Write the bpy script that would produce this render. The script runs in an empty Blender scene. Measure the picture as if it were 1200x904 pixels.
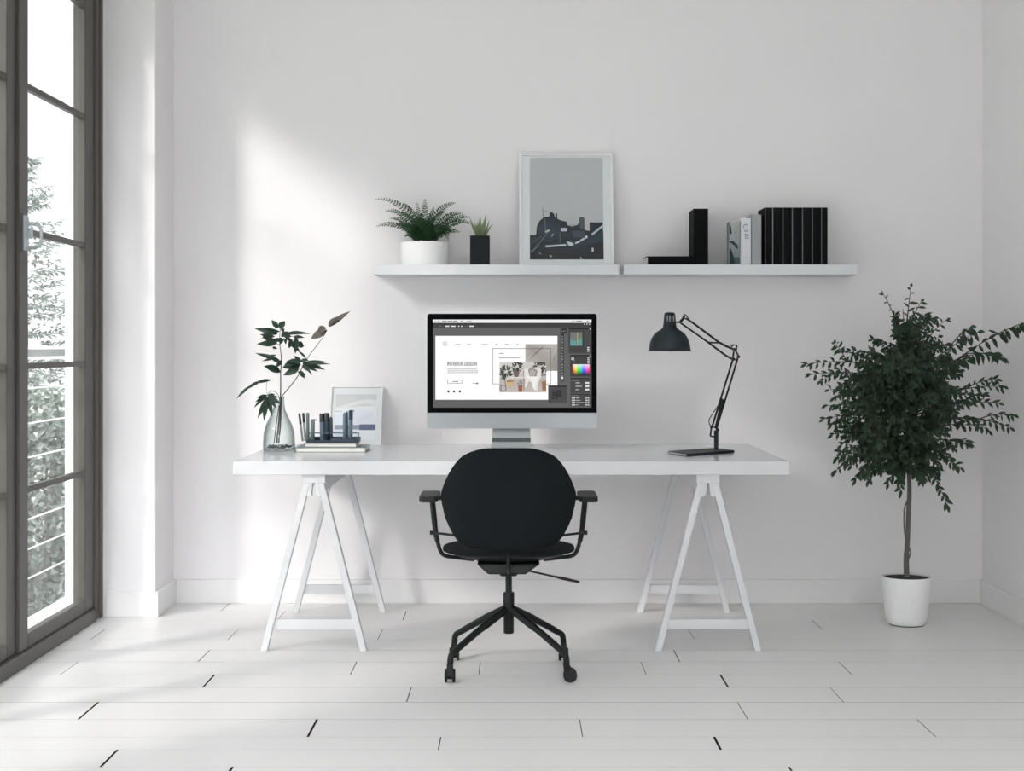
import bpy, bmesh, math, random
from mathutils import Vector, Matrix

R = random.Random(7)
EXPO = 0.30
SKY0, SKY1, SUN = 1.2, 34.5, 2.1
F, CX, CY, EYE = 1750.0, 605.0, 405.0, 1.2      # focal length and vanishing point of the 1200 x 904 frame
COL = bpy.context.scene.collection


def P(px, py, Y):
    return Vector(((px - CX) * Y / F, Y, EYE - (py - CY) * Y / F))


def lin(c):
    return tuple(((v / 255) / 12.92 if v / 255 <= .04045 else ((v / 255 + .055) / 1.055) ** 2.4) for v in c)


# ------------------------------------------------------------------ materials
def mat(name, rgb, rough=.5, metal=0., spec=.5, noise=0., nscale=8., bump=0., bscale=200., coat=0., sub=0.):
    m = bpy.data.materials.new(name)
    m.use_nodes = True
    nt = m.node_tree
    b = nt.nodes['Principled BSDF']
    c = (*lin(rgb), 1)
    b.inputs['Base Color'].default_value = c
    b.inputs['Roughness'].default_value = rough
    b.inputs['Metallic'].default_value = metal
    b.inputs['Specular IOR Level'].default_value = spec
    b.inputs['Coat Weight'].default_value = coat
    tc = nt.nodes.new('ShaderNodeTexCoord')
    if noise:
        n = nt.nodes.new('ShaderNodeTexNoise')
        n.inputs['Scale'].default_value = nscale
        n.inputs['Detail'].default_value = 4
        nt.links.new(tc.outputs['Object'], n.inputs['Vector'])
        mr = nt.nodes.new('ShaderNodeMapRange')
        mr.inputs['To Min'].default_value = 1 - noise
        mr.inputs['To Max'].default_value = 1 + noise
        nt.links.new(n.outputs['Fac'], mr.inputs['Value'])
        mx = nt.nodes.new('ShaderNodeVectorMath')
        mx.operation = 'SCALE'
        mx.inputs[0].default_value = c[:3]
        nt.links.new(mr.outputs['Result'], mx.inputs['Scale'])
        nt.links.new(mx.outputs['Vector'], b.inputs['Base Color'])
    if bump:
        n = nt.nodes.new('ShaderNodeTexNoise')
        n.inputs['Scale'].default_value = bscale
        nt.links.new(tc.outputs['Object'], n.inputs['Vector'])
        bp = nt.nodes.new('ShaderNodeBump')
        bp.inputs['Strength'].default_value = bump
        bp.inputs['Distance'].default_value = .002
        nt.links.new(n.outputs['Fac'], bp.inputs['Height'])
        nt.links.new(bp.outputs['Normal'], b.inputs['Normal'])
    return m


def leaf_mat(name, rgb, rough=.45, trans=.25, noise=.5, nscale=30):
    m = mat(name, rgb, rough, noise=noise, nscale=nscale)
    nt = m.node_tree
    b = nt.nodes['Principled BSDF']
    out = nt.nodes['Material Output']
    t = nt.nodes.new('ShaderNodeBsdfTranslucent')
    c = lin(rgb)
    t.inputs['Color'].default_value = (c[0] * 1.3, c[1] * 1.6, c[2] * .9, 1)
    mx = nt.nodes.new('ShaderNodeMixShader')
    mx.inputs[0].default_value = trans
    nt.links.new(b.outputs[0], mx.inputs[1])
    nt.links.new(t.outputs[0], mx.inputs[2])
    nt.links.new(mx.outputs[0], out.inputs['Surface'])
    return m


def glass_mat(name, tint=(1, 1, 1), edge=None):
    m = bpy.data.materials.new(name)
    m.use_nodes = True
    nt = m.node_tree
    nt.nodes.remove(nt.nodes['Principled BSDF'])
    out = nt.nodes['Material Output']
    tr = nt.nodes.new('ShaderNodeBsdfTransparent')
    tr.inputs[0].default_value = (*tint, 1)
    gl = nt.nodes.new('ShaderNodeBsdfGlossy')
    gl.inputs['Roughness'].default_value = .02
    lf = nt.nodes.new('ShaderNodeLayerWeight')           # Schlick reflection, the same from both sides of the sheet
    lf.inputs[0].default_value = .5
    pw = nt.nodes.new('ShaderNodeMath')
    pw.operation = 'POWER'
    pw.inputs[1].default_value = 5
    fr = nt.nodes.new('ShaderNodeMath')
    fr.operation = 'MULTIPLY_ADD'
    fr.inputs[1].default_value = .6
    fr.inputs[2].default_value = .03
    nt.links.new(lf.outputs['Facing'], pw.inputs[0])
    nt.links.new(pw.outputs[0], fr.inputs[0])
    mx = nt.nodes.new('ShaderNodeMixShader')
    nt.links.new(fr.outputs[0], mx.inputs[0])
    nt.links.new(tr.outputs[0], mx.inputs[1])
    nt.links.new(gl.outputs[0], mx.inputs[2])
    nt.links.new(mx.outputs[0], out.inputs['Surface'])
    if edge:
        lw = nt.nodes.new('ShaderNodeLayerWeight')
        lw.inputs[0].default_value = .35
        mc = nt.nodes.new('ShaderNodeMix')
        mc.data_type = 'RGBA'
        mc.inputs[6].default_value = (*tint, 1)
        mc.inputs[7].default_value = (*edge, 1)
        nt.links.new(lw.outputs['Facing'], mc.inputs[0])
        nt.links.new(mc.outputs[2], tr.inputs[0])
    return m


def col_mat(name, emit=None, rough=.6):
    """Colours come from the mesh: the picture a display or a print shows."""
    m = bpy.data.materials.new(name)
    m.use_nodes = True
    nt = m.node_tree
    at = nt.nodes.new('ShaderNodeVertexColor')
    at.layer_name = 'Col'
    b = nt.nodes['Principled BSDF']
    if emit:
        b.inputs['Base Color'].default_value = (.01, .01, .01, 1)
        b.inputs['Roughness'].default_value = .3
        b.inputs['Specular IOR Level'].default_value = .1
        nt.links.new(at.outputs['Color'], b.inputs['Emission Color'])
        b.inputs['Emission Strength'].default_value = emit
    else:
        nt.links.new(at.outputs['Color'], b.inputs['Base Color'])
        b.inputs['Roughness'].default_value = rough
        b.inputs['Specular IOR Level'].default_value = .1
    return m


def frosted(name):
    m = bpy.data.materials.new(name)
    m.use_nodes = True
    nt = m.node_tree
    nt.nodes.remove(nt.nodes['Principled BSDF'])
    t = nt.nodes.new('ShaderNodeBsdfTranslucent')
    t.inputs[0].default_value = (.93, .94, .95, 1)
    nt.links.new(t.outputs[0], nt.nodes['Material Output'].inputs['Surface'])
    return m


M = dict(
    frost=frosted('added_frosted_glass'),
    wall=mat('wall_paint', (230, 228, 229), .7, spec=.25, bump=.05, bscale=350),
    ceil=mat('ceiling_paint', (238, 238, 238), .9),
    trim=mat("trim_paint", (228, 227, 227), .45),
    plank=mat("white_planks", (224, 223, 222), .36, spec=.4, noise=.03, nscale=2.5, bump=.04, bscale=60),
    gap=mat('floor_gap', (14, 13, 13), .9),
    bronze=mat('bronze_metal', (70, 68, 64), .45, noise=.06),
    chrome=mat('satin_chrome', (176, 184, 186), .3, metal=.5),
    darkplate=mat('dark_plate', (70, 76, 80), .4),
    white=mat('white_lacquer', (206, 207, 209), .2),
    white2=mat('white_steel', (208, 209, 211), .4),
    shelf=mat('shelf_white', (216, 218, 221), .45),
    black=mat('black_fabric', (20, 24, 26), .85, spec=.15, noise=.12, nscale=180, bump=.2, bscale=700),
    blackm=mat('black_metal', (17, 20, 21), .45, spec=.3),
    blackp=mat('black_plastic', (17, 20, 21), .55, spec=.3),
    lamp=mat('charcoal_enamel', (32, 40, 46), .5, spec=.3),
    alu=mat('brushed_aluminium', (152, 157, 159), .35, metal=.35, noise=.02, nscale=40),
    bezel=mat('black_glass_bezel', (3, 5, 6), .35, spec=.04),
    ceramic=mat('white_ceramic', (236, 236, 236), .5),
    soil=mat('potting_soil', (28, 26, 24), .95, noise=.4, nscale=90, bump=.8, bscale=160),
    twig=mat('dark_twig', (52, 50, 42), .8, noise=.2, nscale=40),
    bark=mat('grey_bark', (92, 90, 87), .8, noise=.25, nscale=40, bump=.5, bscale=90),
    fleaf=leaf_mat('tree_leaf', (37, 60, 43), .4, .18, noise=.6, nscale=14),
    fern=leaf_mat('fern_leaf', (38, 74, 42), .5, .2, noise=.7, nscale=45),
    spike=leaf_mat('spiky_leaf', (128, 138, 108), .5, .2, noise=.4, nscale=60),
    vleaf=leaf_mat('vase_leaf', (28, 54, 40), .45, .12),
    vstem=mat('vase_stem', (44, 58, 52), .5, noise=.2, nscale=60),
    brown=leaf_mat('brown_leaf', (84, 77, 70), .5, .05, noise=.3),
    blackpot=mat('black_pot', (28, 34, 35), .7, spec=.2),
    book=mat('black_cover', (10, 12, 13), .7, spec=.12, noise=.1, nscale=60),
    bookglint=mat('grey_spine_highlight', (96, 100, 102), .6),
    page=mat('paper_pages', (222, 221, 216), .8, noise=.06, nscale=150),
    greybook=mat('grey_cover', (150, 154, 154), .6),
    whitebook=mat('white_cover', (218, 222, 224), .5),
    navy=mat('navy_plastic', (30, 46, 62), .4),
    steel=mat('steel_blue', (92, 110, 122), .4),
    sage=mat('sage_grey', (104, 118, 116), .45),
    grey=mat('mid_grey_plastic', (140, 146, 148), .4),
    cap=mat('black_cap', (22, 30, 34), .4),
    mat_=mat('passepartout', (226, 230, 231), .8),
    frame=mat('white_frame', (226, 227, 228), .4),
    pebble=mat('grey_pebbles', (96, 104, 104), .6, noise=.5, nscale=60),
    outwall=mat('exterior_white', (240, 240, 240), .8),
    house=mat('pale_stucco', (150, 152, 152), .9, noise=.03, nscale=2),
    ground=mat('outdoor_ground', (120, 124, 116), .95, noise=.3, nscale=1.5),
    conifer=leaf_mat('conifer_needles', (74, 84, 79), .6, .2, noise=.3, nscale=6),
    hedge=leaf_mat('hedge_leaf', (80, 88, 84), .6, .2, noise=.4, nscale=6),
    rail=mat('white_rail', (240, 240, 240), .4),
    cable=mat('pale_cable', (225, 228, 228), .4),
    railgrey=mat('grey_rail_panel', (120, 126, 126), .5),
    glass=glass_mat('window_glass', (.98, .98, .98)),
    pglass=glass_mat('picture_glass', (.99, .99, .99)),
    vglass=glass_mat('vase_glass', (.965, .985, .98), (.42, .47, .47)),
    screen=col_mat('screen_image', emit=1.0 / (2 ** EXPO)),
    print=col_mat('printed_image', rough=.55),
    bulb=mat('frosted_bulb', (230, 228, 220), .4),
)


# ------------------------------------------------------------------ mesh helpers
def new():
    return bmesh.new()


def box(bm, x0, x1, y0, y1, z0, z1, mi=0):
    v = [bm.verts.new((x, y, z)) for x in (x0, x1) for y in (y0, y1) for z in (z0, z1)]
    for f in ((0, 1, 3, 2), (4, 6, 7, 5), (0, 4, 5, 1), (2, 3, 7, 6), (0, 2, 6, 4), (1, 5, 7, 3)):
        bm.faces.new([v[i] for i in f]).material_index = mi


def prism(bm, pts, off, mi=0):
    """pts: loop of 3D points, extruded by the vector off."""
    off = Vector(off)
    a = [bm.verts.new(p) for p in pts]
    b = [bm.verts.new(Vector(p) + off) for p in pts]
    n = len(a)
    fs = [bm.faces.new(a), bm.faces.new(b[::-1])]
    for i in range(n):
        fs.append(bm.faces.new((a[i], b[i], b[(i + 1) % n], a[(i + 1) % n])))
    for f in fs:
        f.material_index = mi


def bar(bm, p0, p1, w, h, up=(0, 1, 0)):
    p0, p1, up = Vector(p0), Vector(p1), Vector(up)
    d = (p1 - p0).normalized()
    s = d.cross(up).normalized()
    u = s.cross(d).normalized()
    q = [s * (a * w / 2) + u * (b * h / 2) for a, b in ((-1, -1), (1, -1), (1, 1), (-1, 1))]
    prism(bm, [p0 + k for k in q], p1 - p0)


def tube(bm, pts, rad, seg=10, flat=1.0):
    pts = [Vector(p) for p in pts]
    n = len(pts)
    rad = [rad] * n if isinstance(rad, (int, float)) else list(rad)
    rings = []
    ref = None
    for i in range(n):
        t = (pts[min(i + 1, n - 1)] - pts[max(i - 1, 0)]).normalized()
        if ref is None:
            ref = Vector((0, 1, 0)) if abs(t.y) < .9 else Vector((1, 0, 0))
        s = t.cross(ref).normalized()
        u = s.cross(t).normalized()
        ref = u
        rings.append([bm.verts.new(pts[i] + s * (math.cos(2 * math.pi * k / seg) * rad[i]) +
                                   u * (math.sin(2 * math.pi * k / seg) * rad[i] * flat)) for k in range(seg)])
    for a, b in zip(rings, rings[1:]):
        for k in range(seg):
            bm.faces.new((a[k], a[(k + 1) % seg], b[(k + 1) % seg], b[k]))
    bm.faces.new(rings[0][::-1])
    bm.faces.new(rings[-1])


def smoothpath(pts, n=6):
    pts = [Vector(p) for p in pts]
    out = []
    for i in range(len(pts) - 1):
        p0, p1, p2, p3 = pts[max(i - 1, 0)], pts[i], pts[i + 1], pts[min(i + 2, len(pts) - 1)]
        for k in range(n):
            t = k / n
            out.append(.5 * ((2 * p1) + (p2 - p0) * t + (2 * p0 - 5 * p1 + 4 * p2 - p3) * t * t +
                             (3 * p1 - p0 - 3 * p2 + p3) * t ** 3))
    out.append(pts[-1])
    return out


def lathe(bm, prof, c, seg=48, axis='z', closed=False):
    """prof: (radius, height) pairs; r = 0 makes a pole."""
    c = Vector(c)

    def pt(r, h, a):
        if axis == 'z':
            return c + Vector((r * math.cos(a), r * math.sin(a), h))
        if axis == 'y':
            return c + Vector((r * math.cos(a), h, r * math.sin(a)))
        return c + Vector((h, r * math.cos(a), r * math.sin(a)))
    rings = []
    for r, h in prof:
        if r < 1e-6:
            rings.append([bm.verts.new(pt(0, h, 0))])
        else:
            rings.append([bm.verts.new(pt(r, h, 2 * math.pi * k / seg)) for k in range(seg)])
    pairs = list(zip(rings, rings[1:]))
    if closed:
        pairs.append((rings[-1], rings[0]))
    for a, b in pairs:
        for k in range(seg):
            k2 = (k + 1) % seg
            if len(a) == 1 and len(b) == 1:
                continue
            if len(a) == 1:
                bm.faces.new((a[0], b[k2], b[k]))
            elif len(b) == 1:
                bm.faces.new((a[k], a[k2], b[0]))
            else:
                bm.faces.new((a[k], a[k2], b[k2], b[k]))


def leaf(bm, base, tip, width, nrm=(0, -1, 0), fold=.25, bend=.08, n=6, peak=1.0, mi=0):
    base, tip = Vector(base), Vector(tip)
    ax = tip - base
    L = ax.length
    if L < 1e-5:
        return
    side = ax.cross(Vector(nrm))
    if side.length < 1e-6:
        side = ax.cross(Vector((.3, .2, 1)))
    side.normalize()
    nn = side.cross(ax).normalized()
    rows = []
    for i in range(n + 1):
        t = i / n
        c = base + ax * t + nn * (bend * L * math.sin(math.pi * t))
        if i in (0, n):
            rows.append([bm.verts.new(c)])
        else:
            w = width / 2 * math.sin(math.pi * t ** peak)
            rows.append([bm.verts.new(c - side * w + nn * fold * w), bm.verts.new(c),
                         bm.verts.new(c + side * w + nn * fold * w)])
    for a, b in zip(rows, rows[1:]):
        if len(a) == 1 and len(b) == 3:
            fs = ((a[0], b[1], b[0]), (a[0], b[2], b[1]))
        elif len(a) == 3 and len(b) == 1:
            fs = ((a[0], a[1], b[0]), (a[1], a[2], b[0]))
        else:
            fs = ((a[0], a[1], b[1], b[0]), (a[1], a[2], b[2], b[1]))
        for f in fs:
            bm.faces.new(f).material_index = mi


def rrect(x0, x1, z0, z1, r, n=6, rb=None):
    """rounded rectangle loop in (x, z); rb = radius of the bottom corners"""
    rb = r if rb is None else rb
    out = []
    for cx, cz, a0, rr in ((x1 - r, z1 - r, 0, r), (x0 + r, z1 - r, 90, r), (x0 + rb, z0 + rb, 180, rb), (x1 - rb, z0 + rb, 270, rb)):
        for k in range(n + 1):
            a = math.radians(a0 + 90 * k / n)
            out.append((cx + rr * math.cos(a), cz + rr * math.sin(a)))
    return out


# ------------------------------------------------------------------ objects
ROOTLOC = {}


def root_of(o):
    while o.parent is not None:
        o = o.parent
    return o


def setp(o, label=None, cat=None, group=None, kind=None):
    if label:
        o['label'] = label
    if cat:
        o['category'] = cat
    if group:
        o['group'] = group
    if kind:
        o['kind'] = kind
    return o


def thing(name, label, cat, loc, group=None, kind=None):
    o = bpy.data.objects.new(name, None)
    o.empty_display_size = .05
    COL.objects.link(o)
    o.location = loc
    ROOTLOC[o.name] = Vector(loc)
    return setp(o, label, cat, group, kind)


def obj(name, bm, m, parent=None, loc=None, bevel=0., smooth=0., seg=2, label=None, normals=True):
    if normals:
        bmesh.ops.recalc_face_normals(bm, faces=bm.faces)
    me = bpy.data.meshes.new(name)
    bm.to_mesh(me)
    bm.free()
    for k in (m if isinstance(m, (list, tuple)) else [m]):
        me.materials.append(k)
    if smooth:
        me.shade_smooth()
        me.set_sharp_from_angle(angle=math.radians(smooth))
    o = bpy.data.objects.new(name, me)
    COL.objects.link(o)
    if parent is not None:
        o.parent = parent
        off = ROOTLOC[root_of(parent).name]
    else:
        off = Vector(loc) if loc is not None else Vector((0, 0, 0))
        o.location = off
        ROOTLOC[o.name] = off
    me.transform(Matrix.Translation(-off))
    if bevel:
        md = o.modifiers.new('bevel', 'BEVEL')
        md.width = bevel
        md.segments = seg
        md.limit_method = 'ANGLE'
        md.angle_limit = math.radians(40)
    if label:
        o['label'] = label
    return o


def dup(root, loc, label=None):
    r = root.copy()
    COL.objects.link(r)
    r.location = loc
    ROOTLOC[r.name] = Vector(loc)
    if label:
        r['label'] = label
    kids = [o for o in bpy.data.objects if o.parent == root]
    for ch in kids:
        c = ch.copy()
        COL.objects.link(c)
        c.parent = r
        for g in [o for o in bpy.data.objects if o.parent == ch]:
            d = g.copy()
            COL.objects.link(d)
            d.parent = c
    return r


def struct(name, bm, m, **k):
    return setp(obj(name, bm, m, **k), kind='structure')


class Gfx:
    """flat coloured shapes on one surface (a display's image, a print)"""

    def __init__(self, S, nrm, step=.00012):
        self.S, self.n, self.step = S, Vector(nrm), step
        self.v, self.f, self.c = [], [], []
        self.layer = 0

    def poly(self, pts, rgb, same=False):
        if not same:
            self.layer += 1
        i0 = len(self.v)
        for p in pts:
            self.v.append(self.S(*p) + self.n * (self.layer * self.step))
        self.f.append(list(range(i0, i0 + len(pts))))
        self.c.append([rgb] * len(pts))

    def rect(self, x0, y0, x1, y1, rgb, same=False):
        self.poly([(x0, y0), (x1, y0), (x1, y1), (x0, y1)], rgb, same)

    def grad(self, pts, cols):
        self.poly(pts, cols[0])
        self.c[-1] = cols

    def frame(self, x0, y0, x1, y1, w, rgb):
        self.rect(x0, y0, x1, y0 + w, rgb)
        self.rect(x0, y1 - w, x1, y1, rgb, True)
        self.rect(x0, y0 + w, x0 + w, y1 - w, rgb, True)
        self.rect(x1 - w, y0 + w, x1, y1 - w, rgb, True)

    def line(self, x0, y0, x1, y1, w, rgb, same=False):
        dx, dy = x1 - x0, y1 - y0
        l = math.hypot(dx, dy)
        nx, ny = -dy / l * w / 2, dx / l * w / 2
        self.poly([(x0 + nx, y0 + ny), (x1 + nx, y1 + ny), (x1 - nx, y1 - ny), (x0 - nx, y0 - ny)], rgb, same)

    def disc(self, x, y, r, rgb, ry=None, n=16, same=False):
        ry = ry or r
        self.poly([(x + r * math.cos(2 * math.pi * k / n), y + ry * math.sin(2 * math.pi * k / n)) for k in range(n)], rgb, same)

    def ring(self, x, y, r, w, rgb, n=20, skip=()):
        self.layer += 1
        for k in range(n):
            if k in skip:
                continue
            a, b = 2 * math.pi * k / n, 2 * math.pi * (k + 1) / n
            self.poly([(x + q * math.cos(t), y + q * math.sin(t)) for q, t in ((r, a), (r, b), (r - w, b), (r - w, a))], rgb, True)

    def leafp(self, x0, y0, x1, y1, w, rgb, same=True):
        dx, dy = x1 - x0, y1 - y0
        l = math.hypot(dx, dy)
        nx, ny = -dy / l * w / 2, dx / l * w / 2
        mx, my = x0 + dx * .45, y0 + dy * .45
        self.poly([(x0, y0), (mx + nx, my + ny), (x1, y1), (mx - nx, my - ny)], rgb, same)

    def text(self, body, x0, y0, x1, y1, rgb):
        """letters stretched into the box x0..x1, y0 (top) .. y1"""
        cu = bpy.data.curves.new('lettering', 'FONT')
        cu.body = body
        cu.resolution_u = 3
        cu.offset = .018
        o = bpy.data.objects.new('lettering', cu)
        COL.objects.link(o)
        dg = bpy.context.evaluated_depsgraph_get()
        me = bpy.data.meshes.new_from_object(o.evaluated_get(dg))
        xs = [v.co.x for v in me.vertices]
        ys = [v.co.y for v in me.vertices]
        a, b, c, d = min(xs), max(xs), min(ys), max(ys)
        self.layer += 1
        for p in me.polygons:
            self.poly([(x0 + (me.vertices[i].co.x - a) / (b - a) * (x1 - x0),
                        y1 + (me.vertices[i].co.y - c) / (d - c) * (y0 - y1)) for i in p.vertices], rgb, True)
        bpy.data.objects.remove(o)
        bpy.data.meshes.remove(me)
        bpy.data.curves.remove(cu)

    def build(self, name, m, parent):
        me = bpy.data.meshes.new(name)
        off = ROOTLOC[root_of(parent).name]
        me.from_pydata([v - off for v in self.v], [], self.f)
        at = me.color_attributes.new('Col', 'FLOAT_COLOR', 'CORNER')
        i = 0
        for p, cs in zip(me.polygons, self.c):
            for k, c in zip(p.loop_indices, cs):
                at.data[k].color = (*lin(c), 1)
        for p in me.polygons:                     # all faces look along the surface normal
            if p.normal.dot(self.n) < 0:
                p.flip()
        me.materials.append(m)
        o = bpy.data.objects.new(name, me)
        COL.objects.link(o)
        o.parent = parent
        return o


# ================================================================== ROOM
WY, RX, LX, PX_, PY_ = 6.95, 2.17, -1.84, -1.595, 6.6      # back wall, right wall, window plane, pier faces
REAR, CEIL = -2.2, 3.0
BAY0 = 3.5                                                # near end of the window bay
HEAD = 2.8

# floor: white planks laid across the room over a dark joint
rows = [6.95, 6.735, 6.52, 6.305, 6.09, 5.88, 5.66, 5.44, 5.24, 5.02, 4.79, 4.575, 4.43, 4.25]
while rows[-1] > REAR:
    rows.append(rows[-1] - R.uniform(.2, .225))
# end joints seen in the photograph: (px, py, width in m)
joints = [(115, 743.5, .003), (75, 788, .003), (272, 745, .003), (238, 770, .004), (245, 798, .008), (104, 833, .009),
          (264, 712, .003), (331, 720, .003), (474, 722, .004), (445, 745, .003), (414, 784, .004), (479, 815, .004),
          (366, 854, .009), (515, 872, .004), (128, 889, .009), (270, 903, .009), (562, 784, .0025), (811, 745, .0025),
          (958, 733, .003), (793, 769, .004), (754, 783, .0025), (849, 799, .008), (991, 784, .003), (981, 815, .003),
          (870, 833, .003), (681, 854, .003), (1086, 854, .003), (841, 872, .009), (927, 903, .007)]
jr = {}
for px, py, w in joints:
    Y = EYE * F / (py - CY)
    X = (px - CX) * Y / F
    for i in range(len(rows) - 1):
        if rows[i + 1] <= Y < rows[i]:
            jr.setdefault(i, []).append((X, w * .85))
bm = new()
box(bm, -2.0, RX + .1, REAR - .1, WY + .1, -.09, -.02, 1)
for i in range(len(rows) - 1):
    y1, y0 = rows[i], max(rows[i + 1], REAR - .1)
    g = R.choice((.0005, .0008, .0012, .0022))
    cuts = sorted(jr.get(i, []))
    if i > 13:
        x = R.uniform(-2.2, -.6)
        cuts = []
        while x < RX:
            cuts.append((x, .004))
            x += R.uniform(1.1, 1.9)
    xs = LX - .02
    for X, w in cuts + [(RX + .06, 0)]:
        if X - w / 2 > xs + .02:
            nf = len(bm.faces)
            box(bm, xs, X - w / 2, y0, y1 - g, -.025, 0)
            bm.faces.ensure_lookup_table()
            for f in bm.faces[nf:]:                       # the painted face is on top, the sawn edges take the dark gap colour
                if len({round(v.co.z, 4) for v in f.verts}) > 1:
                    f.material_index = 1
            xs = X + w / 2
struct('floor', bm, [M['plank'], M['gap']])

bm = new()
box(bm, -2.1, RX + .15, WY, WY + .15, -.1, CEIL + .1)
struct('wall_back', bm, M['wall'])
bm = new()
box(bm, RX, RX + .15, REAR, WY, -.1, CEIL + .1)
struct('wall_right', bm, M['wall'])
bm = new()
box(bm, LX - .1, PX_, PY_, WY, -.1, CEIL)                    # pier in the corner
box(bm, LX - .1, LX, BAY0, PY_, HEAD, CEIL)                  # lintel over the bay
SW = (-.4, 2.9, .3, 2.7)                                     # unseen side window with frosted glass, added for soft daylight
box(bm, LX - .1, LX, REAR, SW[0], -.1, CEIL)
box(bm, LX - .1, LX, SW[1], BAY0, -.1, CEIL)
box(bm, LX - .1, LX, SW[0], SW[1], -.1, SW[2])
box(bm, LX - .1, LX, SW[0], SW[1], SW[3], CEIL)
struct('wall_left', bm, M['wall'], bevel=.004)
bm = new()                                                   # wall behind the camera; wide window opening added for daylight
RW = (-1.6, 2.0, .85, 2.85)
box(bm, LX - .1, RW[0], REAR - .12, REAR, -.1, CEIL)
box(bm, RW[1], RX, REAR - .12, REAR, -.1, CEIL)
box(bm, RW[0], RW[1], REAR - .12, REAR, -.1, RW[2])
box(bm, RW[0], RW[1], REAR - .12, REAR, RW[3], CEIL)
struct('wall_rear', bm, M['wall'])
bm = new()
box(bm, -2.1, RX + .15, REAR - .15, WY + .15, CEIL, CEIL + .12)
struct('ceiling', bm, M['ceil'])

BB = .112
bm = new()
box(bm, PX_ + .015, RX - .015, WY - .015, WY, 0, BB)
struct('baseboard_back', bm, M['trim'], bevel=.003)
bm = new()
box(bm, LX + .03, PX_ + .015, PY_ - .015, PY_, 0, BB)
box(bm, PX_, PX_ + .015, PY_, WY, 0, BB)
struct('baseboard_left', bm, M['trim'], bevel=.003)
bm = new()
box(bm, RX - .015, RX, REAR, WY, 0, BB)
struct('baseboard_right', bm, M['trim'], bevel=.003)

# ------------------------------------------------------------------ glazed bay on the left
win = thing('window_1', 'tall bronze glazed door bay with thin horizontal bars, left wall', 'window', (LX, 5.3, 0), kind='structure')
bm = new()
box(bm, -1.93, -1.832, 6.50, 6.60, 0, HEAD)                  # jamb by the pier
box(bm, -1.93, -1.825, 6.555, 6.60, 0, HEAD)
box(bm, -1.93, -1.832, BAY0, BAY0 + .1, 0, HEAD)
box(bm, -1.93, -1.832, BAY0 + .1, 6.50, HEAD - .05, HEAD)
box(bm, -1.93, -1.825, BAY0 + .1, 6.50, 0, .058)
obj('window_frame', bm, M['bronze'], win, bevel=.006)
BARS = (.655, 1.122, 1.63, 2.18, 2.655)


def sash(y0, y1, sl, sr, xo):
    """one glazed leaf with stiles sl, sr wide; xo sets it back"""
    s = new()
    X0, X1 = LX - .037 - xo, LX - xo
    box(s, X0, X1, y0, y0 + sl, .058, HEAD - .05)
    box(s, X0, X1, y1 - sr, y1, .058, HEAD - .05)
    box(s, X0, X1, y0 + sl, y1 - sr, .058, .112)
    box(s, X0, X1, y0 + sl, y1 - sr, HEAD - .1, HEAD - .05)
    so = obj('sash', s, M['bronze'], win, bevel=.004)
    for z in BARS:
        b = new()
        box(b, X0 + .008, X1 - .004, y0 + sl, y1 - sr, z - .012, z + .012)
        obj('glazing_bar', b, M['bronze'], so, bevel=.003)
    g = new()
    box(g, X0 + .006, X0 + .010, y0 + sl - .005, y1 - sr + .005, .105, HEAD - .09)
    obj('pane', g, M['glass'], so)
    return so


leafR = sash(5.53, 6.50, .10, .124, 0)
leafL = sash(4.55, 5.53, .09, .10, .012)
leafN = sash(BAY0 + .1, 4.55, .06, .06, 0)
# pull handle on the meeting stile
hp = new()
box(hp, -1.84, -1.826, 5.555, 5.60, 1.555, 1.685)
h = obj('handle', hp, M['chrome'], leafR, bevel=.004, label='satin chrome door handle')
hd = new()
box(hd, -1.842, -1.834, 5.545, 5.605, 1.548, 1.692)
obj('handle_plate', hd, M['darkplate'], leafR, bevel=.003, label='dark plate behind the handle')
hb = new()
z0, z1, yh = 1.565, 1.655, 5.59
loop = [(-1.828, yh, z1), (-1.80, yh, z1), (-1.785, yh, z1 - .008), (-1.778, yh, z1 - .025), (-1.778, yh, z0 + .025),
        (-1.785, yh, z0 + .008), (-1.80, yh, z0), (-1.828, yh, z0)]
tube(hb, loop, .0065, 8)
box(hb, -1.828, -1.812, 5.585, 5.6, 1.60, 1.64)
bmesh.ops.translate(hb, verts=hb.verts, vec=(0, 0, 0))
obj('handle', hb, M['chrome'], leafR, smooth=50, label='satin chrome pull loop')

added_win2 = thing('added_window_2', 'wide window added for daylight behind the viewpoint', 'window', (0, REAR, 0), kind='structure')  # unseen rear window, added as a daylight source
bm = new()
x0, x1, z0, z1 = RW
for a, b, c, d in ((x0, x0 + .05, z0, z1), (x1 - .05, x1, z0, z1), (x0, x1, z0, z0 + .05), (x0, x1, z1 - .05, z1), (.15, .2, z0, z1)):
    box(bm, a, b, REAR - .09, REAR - .03, c, d)
obj('window_frame', bm, M['bronze'], added_win2)
bm = new()
box(bm, x0, x1, REAR - .065, REAR - .06, z0, z1)
obj('pane', bm, M['glass'], added_win2)

added_win3 = thing('added_window_3', 'frosted side window added for soft daylight beside the viewpoint', 'window', (LX, 1.2, 0), kind='structure')  # unseen window, added to spread soft light into the room
bm = new()
y0, y1, z0, z1 = SW
for a, b, c, d in ((y0, y0 + .05, z0, z1), (y1 - .05, y1, z0, z1), (y0, y1, z0, z0 + .05), (y0, y1, z1 - .05, z1), (1.22, 1.28, z0, z1)):
    box(bm, LX - .09, LX - .03, a, b, c, d)
obj('window_frame', bm, M['bronze'], added_win3)
bm = new()
bm.faces.new([bm.verts.new(v) for v in ((LX - .06, y0, z0), (LX - .06, y1, z0), (LX - .06, y1, z1), (LX - .06, y0, z1))])
obj('pane', bm, M['frost'], added_win3)

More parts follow.
